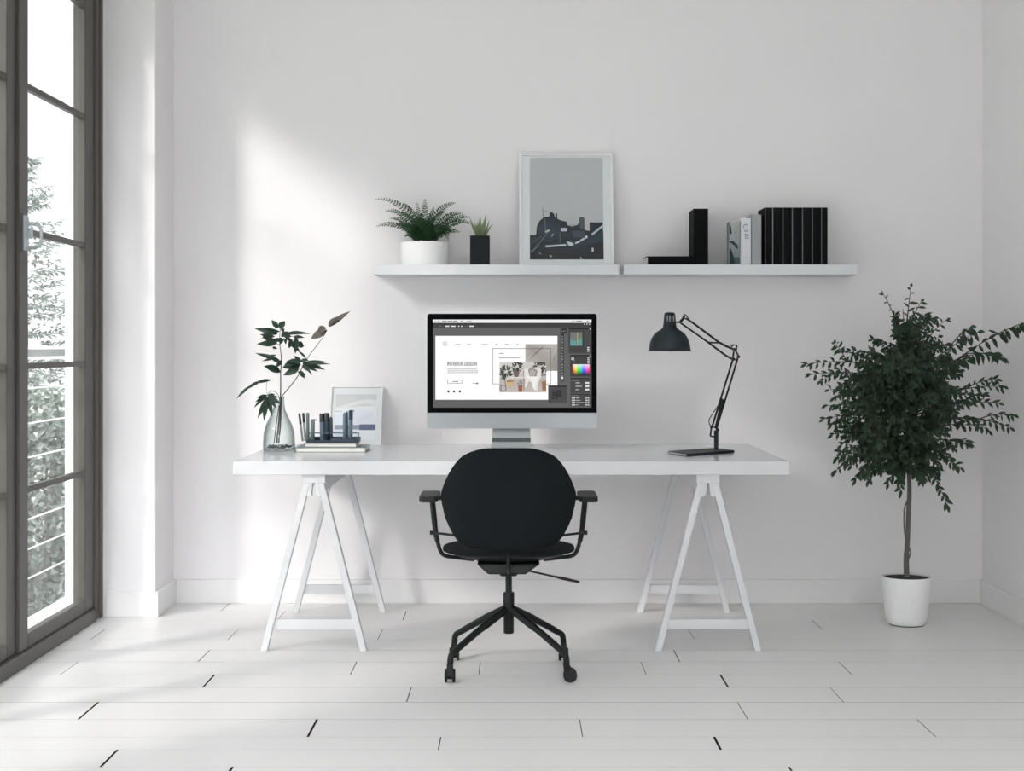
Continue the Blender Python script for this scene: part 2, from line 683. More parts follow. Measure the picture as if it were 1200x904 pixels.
# ------------------------------------------------------------------ outside the bay
bm = new()
box(bm, -2.16, -1.93, 2.95, 7.45, -.25, -.005)
box(bm, -2.16, -1.94, 7.18, 7.45, -.25, 3.6)
struct('wall_outside', bm, M['outwall'])
bm = new()
box(bm, -60, 40, -40, 90, -1.3, -1.2)
struct('ground', bm, M['ground'])

XR = -2.15
rl = thing('balcony_railing', 'white balcony railing with thin horizontal cables outside the window', 'railing', (XR, 5.2, -.005))
for z in (1.19, 1.143):
    bm = new()
    box(bm, XR - .02, XR + .01, 3.1, 7.18, z - .007, z + .007)
    obj('rail', bm, M['rail'], rl, bevel=.002)
bm = new()
box(bm, XR - .006, XR, 3.1, 7.18, 1.15, 1.183)
obj('panel', bm, M['railgrey'], rl, label='grey infill between the top rails')
for z in (1.01, .855, .705, .565, .432, .30, .17):
    bm = new()
    tube(bm, [(XR - .005, 3.1, z), (XR - .005, 7.18, z)], .004, 6)
    obj('cable', bm, M['cable'], rl, smooth=60)
for y in (3.1, 4.6):
    bm = new()
    box(bm, XR - .02, XR + .01, y - .02, y + .02, -.005, 1.2)
    obj('post', bm, M['rail'], rl, bevel=.003)

# the pale neighbouring house
hx = (18 - CX) / F * 11.0
hs = thing('house', 'pale plain house wall seen through the nearest glass leaf', 'house', (hx - 3, 11.8, -1.2))
hrot = Matrix.Translation((hx, 11, 0)) @ Matrix.Rotation(math.radians(24), 4, 'Z') @ Matrix.Translation((-hx, -11, 0))
bm = new()
box(bm, hx - 6, hx, 11, 12.8, -1.2, 4.6)
bmesh.ops.transform(bm, matrix=hrot, verts=bm.verts)
obj('wall', bm, M['house'], hs)
bm = new()
box(bm, hx - 6.05, hx + .01, 10.95, 12.85, 4.6, 4.75)
bmesh.ops.transform(bm, matrix=hrot, verts=bm.verts)
obj('roof', bm, M['railgrey'], hs)


def conifer(name, label, x, y, base, h, rad, seed, n=44):
    r = random.Random(seed)
    t = thing(name, label, 'tree', (x, y, base))
    b = new()
    tube(b, [(x, y, base), (x, y, base + h * .97)], [.10, .02], 8)
    obj('trunk', b, M['bark'], t, smooth=50)
    b = new()
    for i in range(n):
        f = (i + .5) / n
        z = base + h * (.08 + .92 * f)
        L = rad * (1 - f) ** .9 + .10
        for k in range(9):
            a = r.uniform(0, 2 * math.pi)
            l = L * r.uniform(.45, 1.12)
            d = Vector((math.cos(a), math.sin(a), 0))
            p0 = Vector((x, y, z))
            m = max(4, int(l / .06))
            for q in range(m):
                u = (q + 1) / m
                if u * l < .15 * L:
                    continue
                p = p0 + d * (l * u) + Vector((0, 0, -.30 * l * u + .34 * l * u * u))
                for s in (-1, 1):
                    sd = Vector((-d.y, d.x, 0)) * s
                    tip = p + sd * r.uniform(.03, .09) + d * r.uniform(.03, .09) + Vector((0, 0, r.uniform(-.06, .05)))
                    leaf(b, p, tip, .028, (r.uniform(-.4, .4), -.6, 1), n=2)
    obj('foliage', b, M['conifer'], t, normals=False)
    return t


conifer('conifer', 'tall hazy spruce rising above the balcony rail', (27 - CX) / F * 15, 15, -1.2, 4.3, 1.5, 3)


def shrub(name, label, x, y, base, rx, ry, h, n, seed, m):
    r = random.Random(seed)
    t = thing(name, label, 'shrub', (x, y, base))
    b = new()
    for k in range(7):
        a = r.uniform(0, 6.28)
        tube(b, [(x, y, base), (x + math.cos(a) * rx * .4, y + math.sin(a) * ry * .4, base + h * .8)], [.03, .008], 6)
    obj('stem', b, M['bark'], t, smooth=50)
    b = new()
    for k in range(n):
        a, u, q = r.uniform(0, 6.28), r.uniform(-.3, 1), r.uniform(.55, 1) ** .5
        c = math.sqrt(max(0, 1 - u * u))
        p = Vector((x + rx * q * c * math.cos(a), y + ry * q * c * math.sin(a), base + h * (.3 + .7 * max(u * q, -.3))))
        d = Vector((r.uniform(-1, 1), r.uniform(-1, 1), r.uniform(-.8, 1))).normalized()
        leaf(b, p, p + d * r.uniform(.04, .07), r.uniform(.025, .04), (r.uniform(-1, 1), -1, r.uniform(-1, 1)), n=3)
    obj('foliage', b, M['hedge'], t, normals=False)


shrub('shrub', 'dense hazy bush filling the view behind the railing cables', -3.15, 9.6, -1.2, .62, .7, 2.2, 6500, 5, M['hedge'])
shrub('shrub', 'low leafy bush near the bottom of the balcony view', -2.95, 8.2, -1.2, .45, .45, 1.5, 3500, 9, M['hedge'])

# ================================================================== DESK
DZ = .747
DF, DB = 5.83, 6.85
bm = new()
box(bm, -1.106, 1.066, DF, DB, .694, DZ)
setp(obj("desk", bm, M['white'], loc=(0, 6.3, .694), bevel=.0025), 'long glossy white desk top resting on two trestles', 'desk')

TC = -.795
tr = thing('trestle', 'white trestle holding the sunlit left end of the desk', 'trestle', (TC, 6.28, 0), 'white trestles under the desk')
bm = new()
box(bm, TC - .046, TC + .046, 5.85, 6.75, .660, .694)
obj('beam', bm, M['white2'], tr, bevel=.002)
bm = new()
prism(bm, [(TC + .022, 5.9, .66), (TC + .044, 5.9, .66), (TC + .044, 5.9, .628), (TC + .03, 5.9, .628)], (0, .8, 0))
prism(bm, [(TC - .022, 5.9, .66), (TC - .044, 5.9, .66), (TC - .044, 5.9, .628), (TC - .03, 5.9, .628)], (0, .8, 0))
obj('side_board', bm, M['white2'], tr)
for y in (5.872, 6.715):
    for s in (-1, 1):
        bm = new()
        x0, x1 = TC + s * .028, TC + s * .196
        w = .0135
        prism(bm, [(x0 - w, y - .02, .66), (x0 + w, y - .02, .66), (x1 + w * .95, y - .02, 0), (x1 - w * .95, y - .02, 0)], (0, .04, 0))
        obj('leg', bm, M['white2'], tr, bevel=.002)
    bm = new()
    box(bm, TC - .172, TC + .172, y - .008, y + .008, .084, .124)
    obj('crossbar', bm, M['white2'], tr, bevel=.002)
    for s in (-1, 1):
        bm = new()
        prism(bm, [(TC + s * .004, y - .018, .66), (TC + s * .030, y - .018, .66), (TC + s * .026, y - .018, .604), (TC + s * .008, y - .018, .609)], (0, .036, 0))
        obj('hinge_block', bm, M['white2'], tr, bevel=.002)
dup(tr, (.752, 6.28, 0), 'white trestle under the lamp end of the desk')

# ================================================================== CHAIR
cx, cy = -.028, 5.51
ch = thing('office_chair', 'black swivel office chair with armrests, seen from behind at the desk', 'chair', (cx, cy, 0))


def cp(x, y, z):
    return Vector((cx + x, cy + y, z))


prof = [(524.8, 24), (525.6, 31), (527, 37), (529, 43), (531.5, 48.5), (534, 53), (538, 57.8), (543, 62), (550, 67), (558, 71.5), (566.5, 75.4),
        (574, 78.3), (580, 80), (586, 80.3), (594, 79), (602, 77.2), (610, 75.3), (620, 70.8), (630.7, 65), (635, 61.5), (638.5, 57.5), (641, 53), (643, 47), (644.3, 40)]
bm = new()
NU = 16
front, back = [], []
for py, hw in prof:
    z = EYE - (py - CY) * 5.33 / F
    w = hw * 5.33 / F
    lean = -.165 - .06 * (z - .475) / .36
    rf, rb = [], []
    for k in range(NU + 1):
        u = -1 + 2 * k / NU
        x = u * w
        yy = lean + .085 * (x / .245) ** 2
        e = 1 - .75 * abs(u) ** 6
        rb.append(bm.verts.new(cp(x, yy - .011 * e, z)))
        rf.append(bm.verts.new(cp(x * .985, yy + .011 * e, z)))
    front.append(rf)
    back.append(rb)
for g in (front, back):
    for a, b in zip(g, g[1:]):
        for k in range(NU):
            bm.faces.new((a[k], a[k + 1], b[k + 1], b[k]))
for i in range(len(front) - 1):
    for k in (0, NU):
        bm.faces.new((front[i][k], back[i][k], back[i + 1][k], front[i + 1][k]))
for i in (0, -1):
    for k in range(NU):
        bm.faces.new((front[i][k], front[i][k + 1], back[i][k + 1], back[i][k]))
obj('backrest', bm, M['black'], ch, smooth=50)

# seat: a cushion lens on a thin shell
bm = new()
NA, NR = 48, 7


def plan(a, k):
    c, s = math.cos(a), math.sin(a)
    q = (abs(c) ** 2.6 + abs(s) ** 2.6) ** (-1 / 2.6)
    return k * .243 * q * c, .02 + k * .225 * q * s


def seat_shell(bm, top, bot):
    rt = [[bm.verts.new(cp(*plan(2 * math.pi * a / NA, r / NR), top(r / NR, 2 * math.pi * a / NA))) for a in range(NA)] for r in range(1, NR + 1)]
    rb = [[bm.verts.new(cp(*plan(2 * math.pi * a / NA, r / NR), bot(r / NR, 2 * math.pi * a / NA))) for a in range(NA)] for r in range(1, NR + 1)]
    for g, z in ((rt, top(0, 0)), (rb, bot(0, 0))):
        c = bm.verts.new(cp(0, .02, z))
        for a in range(NA):
            bm.faces.new((c, g[0][a], g[0][(a + 1) % NA]))
        for p, q in zip(g, g[1:]):
            for a in range(NA):
                bm.faces.new((p[a], q[a], q[(a + 1) % NA], p[(a + 1) % NA]))
    for a in range(NA):
        bm.faces.new((rt[-1][a], rb[-1][a], rb[-1][(a + 1) % NA], rt[-1][(a + 1) % NA]))


seat_shell(bm, lambda r, a: .470 - .016 * r ** 6 - .006 * (1 - r * r), lambda r, a: .448 - .018 * (1 - r ** 3))
obj('seat', bm, M['black'], ch, smooth=50)
bm = new()
seat_shell(bm, lambda r, a: .446 - .02 * (1 - r ** 3), lambda r, a: .443 - .042 * (1 - r ** 2.2))
bmesh.ops.scale(bm, verts=bm.verts, vec=(.93, .93, 1), space=Matrix.Translation(-Vector(cp(0, .02, 0))))
obj('seat_shell', bm, M['blackp'], ch, smooth=50)
bm = new()
prism(bm, [cp(-.115, -.13, .412), cp(.115, -.13, .412), cp(.062, -.13, .374), cp(-.074, -.13, .374)], (0, .26, 0))
prism(bm, [cp(-.035, -.10, .376), cp(.035, -.10, .376), cp(.03, -.10, .362), cp(-.03, -.10, .362)], (0, .2, 0))
obj('tilt_mechanism', bm, M['blackm'], ch, bevel=.006)
bm = new()
lathe(bm, [(0, .28), (.012, .28), (.012, .372), (0, .372)], cp(0, 0, 0), 24)
obj('gas_column', bm, M['blackm'], ch, smooth=40)
bm = new()
lathe(bm, [(0, .138), (.0175, .138), (.019, .142), (.019, .205), (.0205, .21), (.0205, .285), (.019, .289), (0, .289)], cp(0, 0, 0), 24)
obj('hub_sleeve', bm, M['blackm'], ch, smooth=40)
# back spine bracket from the mechanism up to the backrest
bm = new()
tube(bm, smoothpath([cp(0, -.09, .385), cp(0, -.165, .40), cp(0, -.182, .43), cp(0, -.178, .458)]), .016, 10, .5)
obj('back_bracket', bm, M['blackm'], ch, smooth=50)
# lever
bm = new()
a, b = cp(.048, -.05, .381), P(679, 682.5, 5.46)
tube(bm, [a, a.lerp(b, .55)], .0035, 8)
tube(bm, [a.lerp(b, .55), a.lerp(b, .7), b], [.0035, .006, .0045], 8)
obj('lever', bm, M['blackm'], ch, smooth=50)

for sx, sy, sid in ((-1, -1, 0), (1, -1, 1), (-1, 1, 0), (1, 1, 0)):
    ex, ey = sx * .208, sy * .185
    bm = new()
    tube(bm, smoothpath([cp(sx * .012, sy * .01, .226), cp(ex * .5, ey * .5, .168), cp(ex * .88, ey * .88, .112), cp(ex * .98, ey * .98, .094), cp(ex, ey, .062)], 5),
         [.015] * 5 + [.0125] * 5 + [.0115] * 11, 10)
    obj('leg', bm, M['blackm'], ch, smooth=50)
    # caster: two wheels under a hood
    ax = 'y' if sid else 'x'
    off = Vector((.012, 0, 0)) if sid else Vector((0, -.010 * 1, 0))
    c = cp(ex, ey, .0245) + off
    bm = new()
    if ax == 'x':
        lathe(bm, [(0, -.010), (.014, -.010), (.014, .010), (0, .010)], c, 20, 'x')
        prism(bm, [c + Vector((-.011, -.02, .0)), c + Vector((-.011, .02, .0)), c + Vector((-.011, .016, .042)), c + Vector((-.011, -.016, .042))], (.022, 0, 0))
    else:
        lathe(bm, [(0, -.010), (.014, -.010), (.014, .010), (0, .010)], c, 20, 'y')
        prism(bm, [c + Vector((-.02, -.011, 0)), c + Vector((.018, -.011, 0)), c + Vector((-.002, -.011, .036)), c + Vector((-.026, -.011, .042))], (0, .022, 0))
    cs = obj('caster', bm, M['blackp'], ch, bevel=.002)
    for s in (-1, 1):
        w = new()
        h0, h1 = sorted((s * .0095, s * .0185))
        lathe(w, [(0, h0), (.0235, h0), (.0245, h0 + .002), (.0245, h1 - .002), (.0225, h1), (0, h1)], c, 28, ax)
        obj('wheel', w, M['blackp'], cs, smooth=40)

for s in (-1, 1):
    bm = new()
    pts = [cp(s * .281, -.03, .64), cp(s * .275, -.03, .58), cp(s * .268, -.03, .515), cp(s * .262, -.03, .485), cp(s * .25, -.03, .445), cp(s * .232, -.03, .428), cp(s * .19, -.02, .420), cp(s * .13, 0, .410)]
    tube(bm, smoothpath(pts, 5), [.0105] * 8 + [.0095] * 8 + [.0075] * 20, 10, 1.3)
    sp = obj('arm_support', bm, M['blackm'], ch, smooth=50)
    k = new()
    lathe(k, [(0, -.008), (.0075, -.008), (.0075, .008), (0, .008)], cp(s * .281, -.03, .512), 14, 'x')
    obj('knob', k, M['blackm'], sp, smooth=40)
    bm = new()
    tube(bm, [cp(s * .275, -.035, .513), cp(s * .188, -.118, .513)], .0045, 8)
    obj('brace_rod', bm, M['blackm'], ch, smooth=50)
    bm = new()
    o = rrect(-.034, .034, -.105, .12, .018, 5)
    prism(bm, [cp(s * .289 + x, -.03 + y, .634) for x, y in o], (0, 0, .022))
    prism(bm, [cp(s * .289 - s * .036 - .018, -.055, .634), cp(s * .289 - s * .036 + .018, -.055, .634), cp(s * .289 - s * .036 + .018, -.005, .634), cp(s * .289 - s * .036 - .018, -.005, .634)], (0, 0, .014))
    obj('armrest', bm, M['blackp'], ch, bevel=.004)

# ================================================================== COMPUTER
MY = 6.40


def mp(px, py, dy=0):
    v = P(px, py, MY)
    v.y += dy
    return v


mo = thing('desktop_computer', 'silver all-in-one computer showing a web page layout, centre of the desk', 'computer', (-.02, 6.42, DZ))
a, b = mp(500.3, 502.4), mp(699.7, 367.6)
bm = new()
lo = rrect(a.x, b.x, a.z, b.z, .012, 6)
prism(bm, [(x, MY, z) for x, z in lo], (0, .012, 0))
# rear bulge
rings = []
for k, (sc, y) in enumerate(((1, MY + .012), (.96, MY + .02), (.8, MY + .034), (.5, MY + .046), (.2, MY + .05))):
    mx, mz = (a.x + b.x) / 2, (a.z + b.z) / 2
    rings.append([bm.verts.new((mx + (x - mx) * sc, y, mz + (z - mz) * sc)) for x, z in lo])
for p, q in zip(rings, rings[1:]):
    for k in range(len(p)):
        bm.faces.new((p[k], p[(k + 1) % len(p)], q[(k + 1) % len(p)], q[k]))
bm.faces.new(rings[-1])
obj('housing', bm, M['alu'], mo, smooth=35)
bm = new()
c, d = mp(500.8, 484), mp(699.2, 368)
prism(bm, [(x, MY - .0015, z) for x, z in rrect(c.x, d.x, c.z, d.z, .011, 6, .0005)], (0, .003, 0))
obj('bezel', bm, M['bezel'], mo, label='black glass bezel around the screen')

SX, SY_ = 5.318, 5.318


def scr(u, v):
    return mp(490 + u / SX, 360 + v / SY_, -.0018)


g = Gfx(scr, (0, -1, 0))
D = (58, 58, 58)
g.rect(92, 78, 1080, 627, (93, 93, 93))
g.rect(92, 78, 1080, 98, (240, 240, 240))
for x0, x1 in ((103, 110), (122, 133), (148, 178), (183, 212), (217, 245), (265, 280), (300, 335), (953, 959), (966, 976), (985, 1022), (1050, 1062)):
    g.rect(x0, 85, x1, 91, (120, 120, 120), True)
g.rect(92, 98, 1080, 128, D)
for x0, x1 in ((128, 140), (160, 176), (205, 222), (240, 262), (285, 300), (330, 345), (360, 392)):
    g.rect(x0, 102, x1, 106, (36, 36, 36), True)
g.layer += 1
for x0, x1 in ((170, 195), (203, 233), (250, 257), (268, 276), (320, 350)):
    g.rect(x0, 116, x1, 123, (235, 235, 235), True)
for x0, x1 in ((128, 150), (290, 305)):
    g.rect(x0, 117, x1, 122, (95, 95, 95), True)
for x in (1034, 1049, 1064):
    g.rect(x, 103, x + 6, 110, (215, 215, 215), True)
g.rect(108, 180, 868, 578, (254, 254, 254))
# round emblem
g.ring(168, 229, 15, 2.2, (110, 110, 110), 20, (4, 9, 14, 19))
for k in range(3):
    t = math.radians(90 + 120 * k)
    g.line(168, 229, 168 + 12 * math.cos(t), 229 - 12 * math.sin(t), 1.8, (120, 120, 120))
g.ring(168, 229, 7, 2, (120, 120, 120), 12, (2, 6, 10))
for x0, x1 in ((232, 266), (305, 330), (395, 437), (481, 498), (540, 566), (613, 628)):
    n = max(2, int((x1 - x0) / 6))
    for k in range(n):
        w = (x1 - x0) / n
        g.rect(x0 + k * w, 230.5, x0 + k * w + w * .7, 236, (110, 110, 110), k > 0)
g.text('INTERIOR DESIGN', 182, 340, 366, 366, (44, 44, 44))
for j, (y, xe) in enumerate(((387, 366), (398, 381), (409, 372))):
    x = 184
    first = True
    while x < xe - 4:
        w = R.uniform(7, 16)
        g.rect(x, y - 2.3, min(x + w, xe), y + 2.3, (140, 140, 140), not first)
        first = False
        x += w + 3
g.frame(182, 454, 275, 476, 2.6, (75, 75, 75))
for x0, x1 in ((215, 222), (225, 233), (236, 249)):
    g.rect(x0, 462, x1, 468, (95, 95, 95), True)
g.rect(340, 474, 367, 477, (80, 80, 80))
g.poly([(364, 469), (377, 475.5), (364, 482)], (30, 30, 30), True)
for x in (189, 224, 260):
    g.disc(x, 526, 7.2, (34, 34, 34), same=True)
# palm shadow picture
g.grad([(668, 231), (868, 231), (868, 398), (668, 398)], [(172, 166, 158), (186, 182, 176), (150, 146, 142), (188, 184, 178)])
for (x0, y0, x1, y1, w) in ((765, 232, 670, 312, 14), (745, 232, 672, 282, 12), (790, 232, 690, 330, 10), (720, 232, 671, 258, 12), (868, 262, 830, 398, 12),
                            (868, 290, 840, 380, 12), (868, 240, 800, 300, 8), (868, 330, 850, 396, 10), (805, 232, 720, 300, 6)):
    g.leafp(x0, y0, x1, y1, w * 1.7, (92, 88, 84))
g.frame(464, 257, 828, 481, 3, (96, 96, 96))
for k in range(5):
    g.rect(505 + k * 6, 287, 509.5 + k * 6, 292, (70, 70, 70), k > 0)
for k in range(18):
    g.rect(505 + k * 7.2, 313, 510 + k * 7.2, 319, (110, 110, 110), True)
# room photograph inside the page
g.grad([(507, 340), (798, 340), (798, 450), (507, 450)], [(214, 211, 207), (200, 196, 192), (182, 176, 172), (206, 202, 198)])
g.grad([(507, 450), (798, 450), (798, 531), (507, 531)], [(186, 178, 172), (170, 162, 156), (196, 186, 178), (188, 180, 174)])
g.rect(655, 395, 662, 520, (150, 138, 132))
rr = random.Random(4)


def bush(x, y, r, n, cols):
    g.layer += 1
    for k in range(n):
        t = rr.uniform(0, 6.28)
        q = rr.uniform(.15, .75) * r
        l = rr.uniform(.35, .6) * r
        t2 = t + rr.uniform(-.6, .6)
        x0, y0 = x + q * math.cos(t), y + q * math.sin(t) * .9
        if k % 8 == 7:
            g.layer += 1
        x1 = min(max(x0 + l * math.cos(t2), 509), 796)
        y1 = max(y0 + l * math.sin(t2), 341)
        g.leafp(max(x0, 509), max(y0, 341), x1, y1, l * .5, rr.choice(cols))


DK = [(52, 60, 50), (70, 76, 66), (40, 46, 40), (92, 96, 86)]
bush(548, 405, 42, 60, DK)
bush(522, 430, 28, 30, DK)
bush(617, 370, 36, 55, DK)
g.line(540, 430, 545, 500, 4, (90, 80, 70))
g.poly([(590, 400), (632, 400), (626, 432), (614, 440), (600, 436)], (112, 98, 88))
g.rect(572, 436, 668, 443, (222, 218, 212))
for x in (578, 600, 640):
    g.line(x, 443, x - 2, 510, 3, (160, 150, 140))
g.poly([(552, 458), (594, 456), (590, 494), (556, 496)], (206, 172, 124))
g.poly([(552, 458), (594, 456), (592, 466), (554, 468)], (150, 118, 82))
bush(755, 372, 44, 60, DK)
bush(785, 410, 24, 26, DK)
# white armchair
g.poly([(661, 440), (660, 390), (668, 380), (684, 376), (744, 376), (760, 380), (768, 392), (764, 440)], (214, 209, 205))
g.poly([(660, 420), (662, 388), (676, 380), (690, 392), (742, 392), (756, 380), (768, 390), (762, 440), (750, 470), (742, 523), (728, 520), (722, 480), (690, 462), (672, 500), (664, 502), (668, 450)], (226, 222, 218))
g.poly([(684, 394), (700, 376), (722, 382), (744, 396), (738, 432), (696, 432)], (150, 144, 140))
g.poly([(694, 398), (718, 390), (732, 404), (726, 428), (700, 428)], (176, 170, 166))
g.poly([(668, 432), (752, 432), (744, 448), (728, 522), (714, 500), (704, 452)], (240, 237, 233))
g.poly([(770, 466), (798, 460), (798, 522), (774, 520)], (150, 108, 78))
g.poly([(622, 492), (650, 490), (648, 528), (626, 528)], (150, 94, 72))
bush(637, 480, 18, 24, DK)
g.ring(528, 506, 22, 4, (70, 70, 70), 20)
g.line(516, 488, 520, 528, 3, (80, 80, 80))
# tool strip
g.rect(886, 133, 926, 165, (44, 44, 44))
for x in (893, 903, 913):
    g.rect(x, 148, x + 5, 153, (150, 150, 150), x > 893)
g.rect(886, 165, 909, 466, (66, 66, 66))
g.rect(888, 168, 908, 176, (30, 30, 30))
for k in range(15):
    y = 182 + 17.5 * k
    g.rect(894, y, 901 if k % 3 else 898, y + 6, (176, 176, 176), k > 0)
g.disc(898, 441, 6.5, (245, 245, 245))
# navigator
g.rect(810, 488, 926, 596, (68, 68, 68))
g.rect(810, 488, 926, 499, (36, 36, 36))
g.rect(835, 516, 894, 574, (44, 44, 47))
g.rect(838, 522, 860, 527, (92, 92, 92))
g.rect(872, 566, 892, 571, (92, 92, 92), True)
g.line(848, 556, 854, 564, 3, (105, 105, 105))
# right hand panels
g.rect(936, 130, 1078, 290, (66, 66, 66))
g.rect(938, 130, 1070, 139, (28, 28, 28))
g.rect(1068, 134, 1076, 140, (220, 220, 220))
g.rect(943, 151, 1032, 247, (52, 52, 54))
g.rect(947, 157, 1022, 241, (112, 112, 114))
g.poly([(947, 241), (947, 204), (960, 206), (972, 212), (986, 210), (996, 206), (1008, 200), (1022, 196), (1022, 241)], (92, 148, 148))
g.rect(985, 158, 989, 230, (70, 116, 84))
g.rect(990, 158, 994, 232, (190, 174, 80))
for y in (253, 263, 273):
    g.rect(950, y, 1048, y + 4, (46, 46, 46), y > 253)
for y in (250, 261, 272):
    g.rect(1053, y, 1066, y + 6, (225, 225, 225), True)
g.rect(946, 298, 1076, 434, (58, 58, 58))
g.rect(950, 298, 1062, 306, (28, 28, 28))
g.poly([(1068, 307), (1076, 300), (1076, 307)], (235, 235, 235))
g.ring(962, 322, 8.5, 4, (238, 238, 238), 16)
g.ring(970, 334, 7, 3, (120, 120, 120), 16)
for y in (314, 324, 334, 345):
    g.rect(1054, y, 1066, y + 6, (200, 200, 200), y > 314)
hue = [(255, 70, 80), (255, 170, 60), (240, 230, 70), (70, 225, 80), (40, 230, 90), (60, 200, 220), (80, 110, 255), (110, 80, 255), (220, 80, 240), (255, 80, 150), (255, 60, 80)]
x0, x1 = 962, 1068
ys = (357, 366, 392, 412, 426)


def mixc(c, t, k):
    return tuple(v + (t - v) * k for v in c)


g.layer += 1
for i in range(10):
    xa, xb = x0 + (x1 - x0) * i / 10, x0 + (x1 - x0) * (i + 1) / 10
    cols = [[mixc(c, 255, .9), mixc(c, 255, .6), c, mixc(c, 0, .45), mixc(c, 0, .9)] for c in (hue[i], hue[i + 1])]
    for j in range(4):
        g.poly([(xa, ys[j]), (xb, ys[j]), (xb, ys[j + 1]), (xa, ys[j + 1])], (0, 0, 0), True)
        g.c[-1] = [cols[0][j], cols[1][j], cols[1][j + 1], cols[0][j + 1]]
g.rect(948, 440, 1072, 536, (64, 64, 64))
g.rect(948, 440, 1072, 447, (28, 28, 28))
g.rect(955, 456, 1000, 460, (120, 120, 120))
for y, xe in ((473, 1008), (494, 1020), (515, 1003)):
    g.rect(980, y - 4, xe, y + 3, (165, 165, 165))
    g.rect(1040, y - 6, 1065, y + 5, (225, 225, 225), True)
g.rect(948, 540, 1072, 617, (64, 64, 64))
g.rect(948, 540, 1072, 546, (28, 28, 28))
g.rect(955, 550, 1000, 554, (120, 120, 120))
for y, xe in ((566, 1004), (581, 1010), (595, 1035), (609, 998)):
    g.rect(956, y - 4, 978, y + 4, (205, 205, 205))
    g.rect(982, y - 3, xe, y + 3, (160, 160, 160), True)
    g.rect(1042, y - 4, 1052, y + 4, (205, 205, 205), True)
    g.rect(1055, y - 4, 1065, y + 4, (205, 205, 205), True)
g.build('screen', M['screen'], mo)

# stand
bm = new()
secs = [(MY + .045, .93, .079), (MY + .043, .86, .080), (MY + .036, .815, .082), (MY + .028, .79, .0835), (MY + .022, .772, .085), (MY + .016, .760, .087)]
fr = []
for y, z, hw in secs:
    fr.append([bm.verts.new(v) for v in ((-.021 - hw, y, z), (-.021 + hw, y, z), (-.021 + hw, y + .012, z + .002), (-.021 - hw, y + .012, z + .002))])
for p, q in zip(fr, fr[1:]):
    for k in range(4):
        bm.faces.new((p[k], p[(k + 1) % 4], q[(k + 1) % 4], q[k]))
bm.faces.new(fr[0])
bm.faces.new(fr[-1])
nk = obj('neck', bm, M['alu'], mo, smooth=30)
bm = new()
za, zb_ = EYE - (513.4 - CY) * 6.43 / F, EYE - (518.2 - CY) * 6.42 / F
prism(bm, [(-.021 - .0815, MY + .0315, za), (-.021 + .0815, MY + .0315, za), (-.021 + .083, MY + .0245, zb_), (-.021 - .083, MY + .0245, zb_)], (0, .008, 0))  # shade and reflection below the neck, put in as a dark band
obj('stripe', bm, M['darkplate'], nk, label='dark band of painted shade across the stand')
bm = new()
prism(bm, [(x, y, DZ) for x, y in rrect(-.021 - .098, -.021 + .098, MY - .10, MY + .10, .012)], (0, 0, .013))
obj('foot', bm, M['alu'], mo, bevel=.003)

# ================================================================== DESK LAMP
LY = 6.33
la = thing('desk_lamp', 'black articulated desk lamp with dome shade on the right of the desk', 'lamp', (.79, 6.26, DZ))


def lp(px, py, dy=0):
    v = P(px, py, LY)
    v.y += dy
    return v


bm = new()
A, B, C_, D_ = Vector((.635, 6.235, DZ)), Vector((.694, 6.075, DZ)), Vector((.918, 6.285, DZ)), Vector((.86, 6.445, DZ))
prism(bm, [A, B, C_, D_], (0, 0, .012))
bo = obj('base', bm, M['lamp'], la, bevel=.002)
bm = new()
n = (B - A).cross(Vector((0, 0, 1))).normalized()
prism(bm, [A + Vector((0, 0, .002)), B + Vector((0, 0, .002)), B + Vector((0, 0, .010)), A + Vector((0, 0, .010))], n * (.0025 if n.x < 0 else -.0025))  # reflection on the end face, put in as a pale strip
obj('end_glint', bm, M['alu'], bo, label='pale strip painted as the reflection on the base end')
bm = new()
pb = lp(839.3, 528)
lathe(bm, [(0, DZ + .012), (.0095, DZ + .012), (.0095, lp(839, 505).z), (0, lp(839, 504).z)], (pb.x, LY, 0), 18)
obj('post', bm, M['lamp'], la, smooth=40)
bm = new()
tube(bm, [lp(832, 511, -.012), lp(833.3, 500, -.012), lp(839, 501.5, -.012), lp(842, 504.5, -.012)], .004, 8)
tube(bm, [lp(831.8, 511, -.012), lp(836, 512, -.012), lp(838.5, 509, -.010), lp(839, 505, -.01)], .0035, 8)
lathe(bm, [(0, -.016), (.006, -.016), (.006, .012), (0, .012)], lp(840.5, 503.5), 14, 'y')
lathe(bm, [(0, -.016), (.005, -.016), (.005, .012), (0, .012)], lp(833.5, 501), 14, 'y')
obj('base_joint', bm, M['blackm'], la, smooth=50)
bm = new()
tube(bm, [lp(859, 421), lp(834.6, 500)], .0042, 8)
tube(bm, [lp(864.3, 421), lp(840, 501.5)], .0042, 8)
tube(bm, [lp(846.8, 468), lp(839.5, 501)], .0072, 10)
obj('lower_arm', bm, M['blackm'], la, smooth=50)
bm = new()
tube(bm, smoothpath([lp(846.5, 467, -.008), lp(842, 474, -.012), lp(834.5, 485, -.014), lp(830.5, 492, -.014), lp(831, 497, -.012), lp(834, 500, -.01)], 5), .002, 6)
obj('cable', bm, M['blackm'], la, smooth=50)
bm = new()
tube(bm, [lp(857, 406.5), lp(859, 404.5), lp(863.5, 405), lp(862.5, 412), lp(866, 418.3), lp(863, 422), lp(858.5, 421.5), lp(860, 412)], .004, 8)
for q in ((860.3, 409.5), (865.3, 418.3), (859.3, 421)):
    lathe(bm, [(0, -.014), (.006, -.014), (.006, .014), (0, .014)], lp(*q), 14, 'y')
obj('elbow_joint', bm, M['blackm'], la, smooth=50)
bm = new()
tube(bm, [lp(797.5, 378.5), lp(829, 400.8), lp(850, 416.5), lp(858.5, 421.3)], [.0038, .0042, .0045, .004], 8)
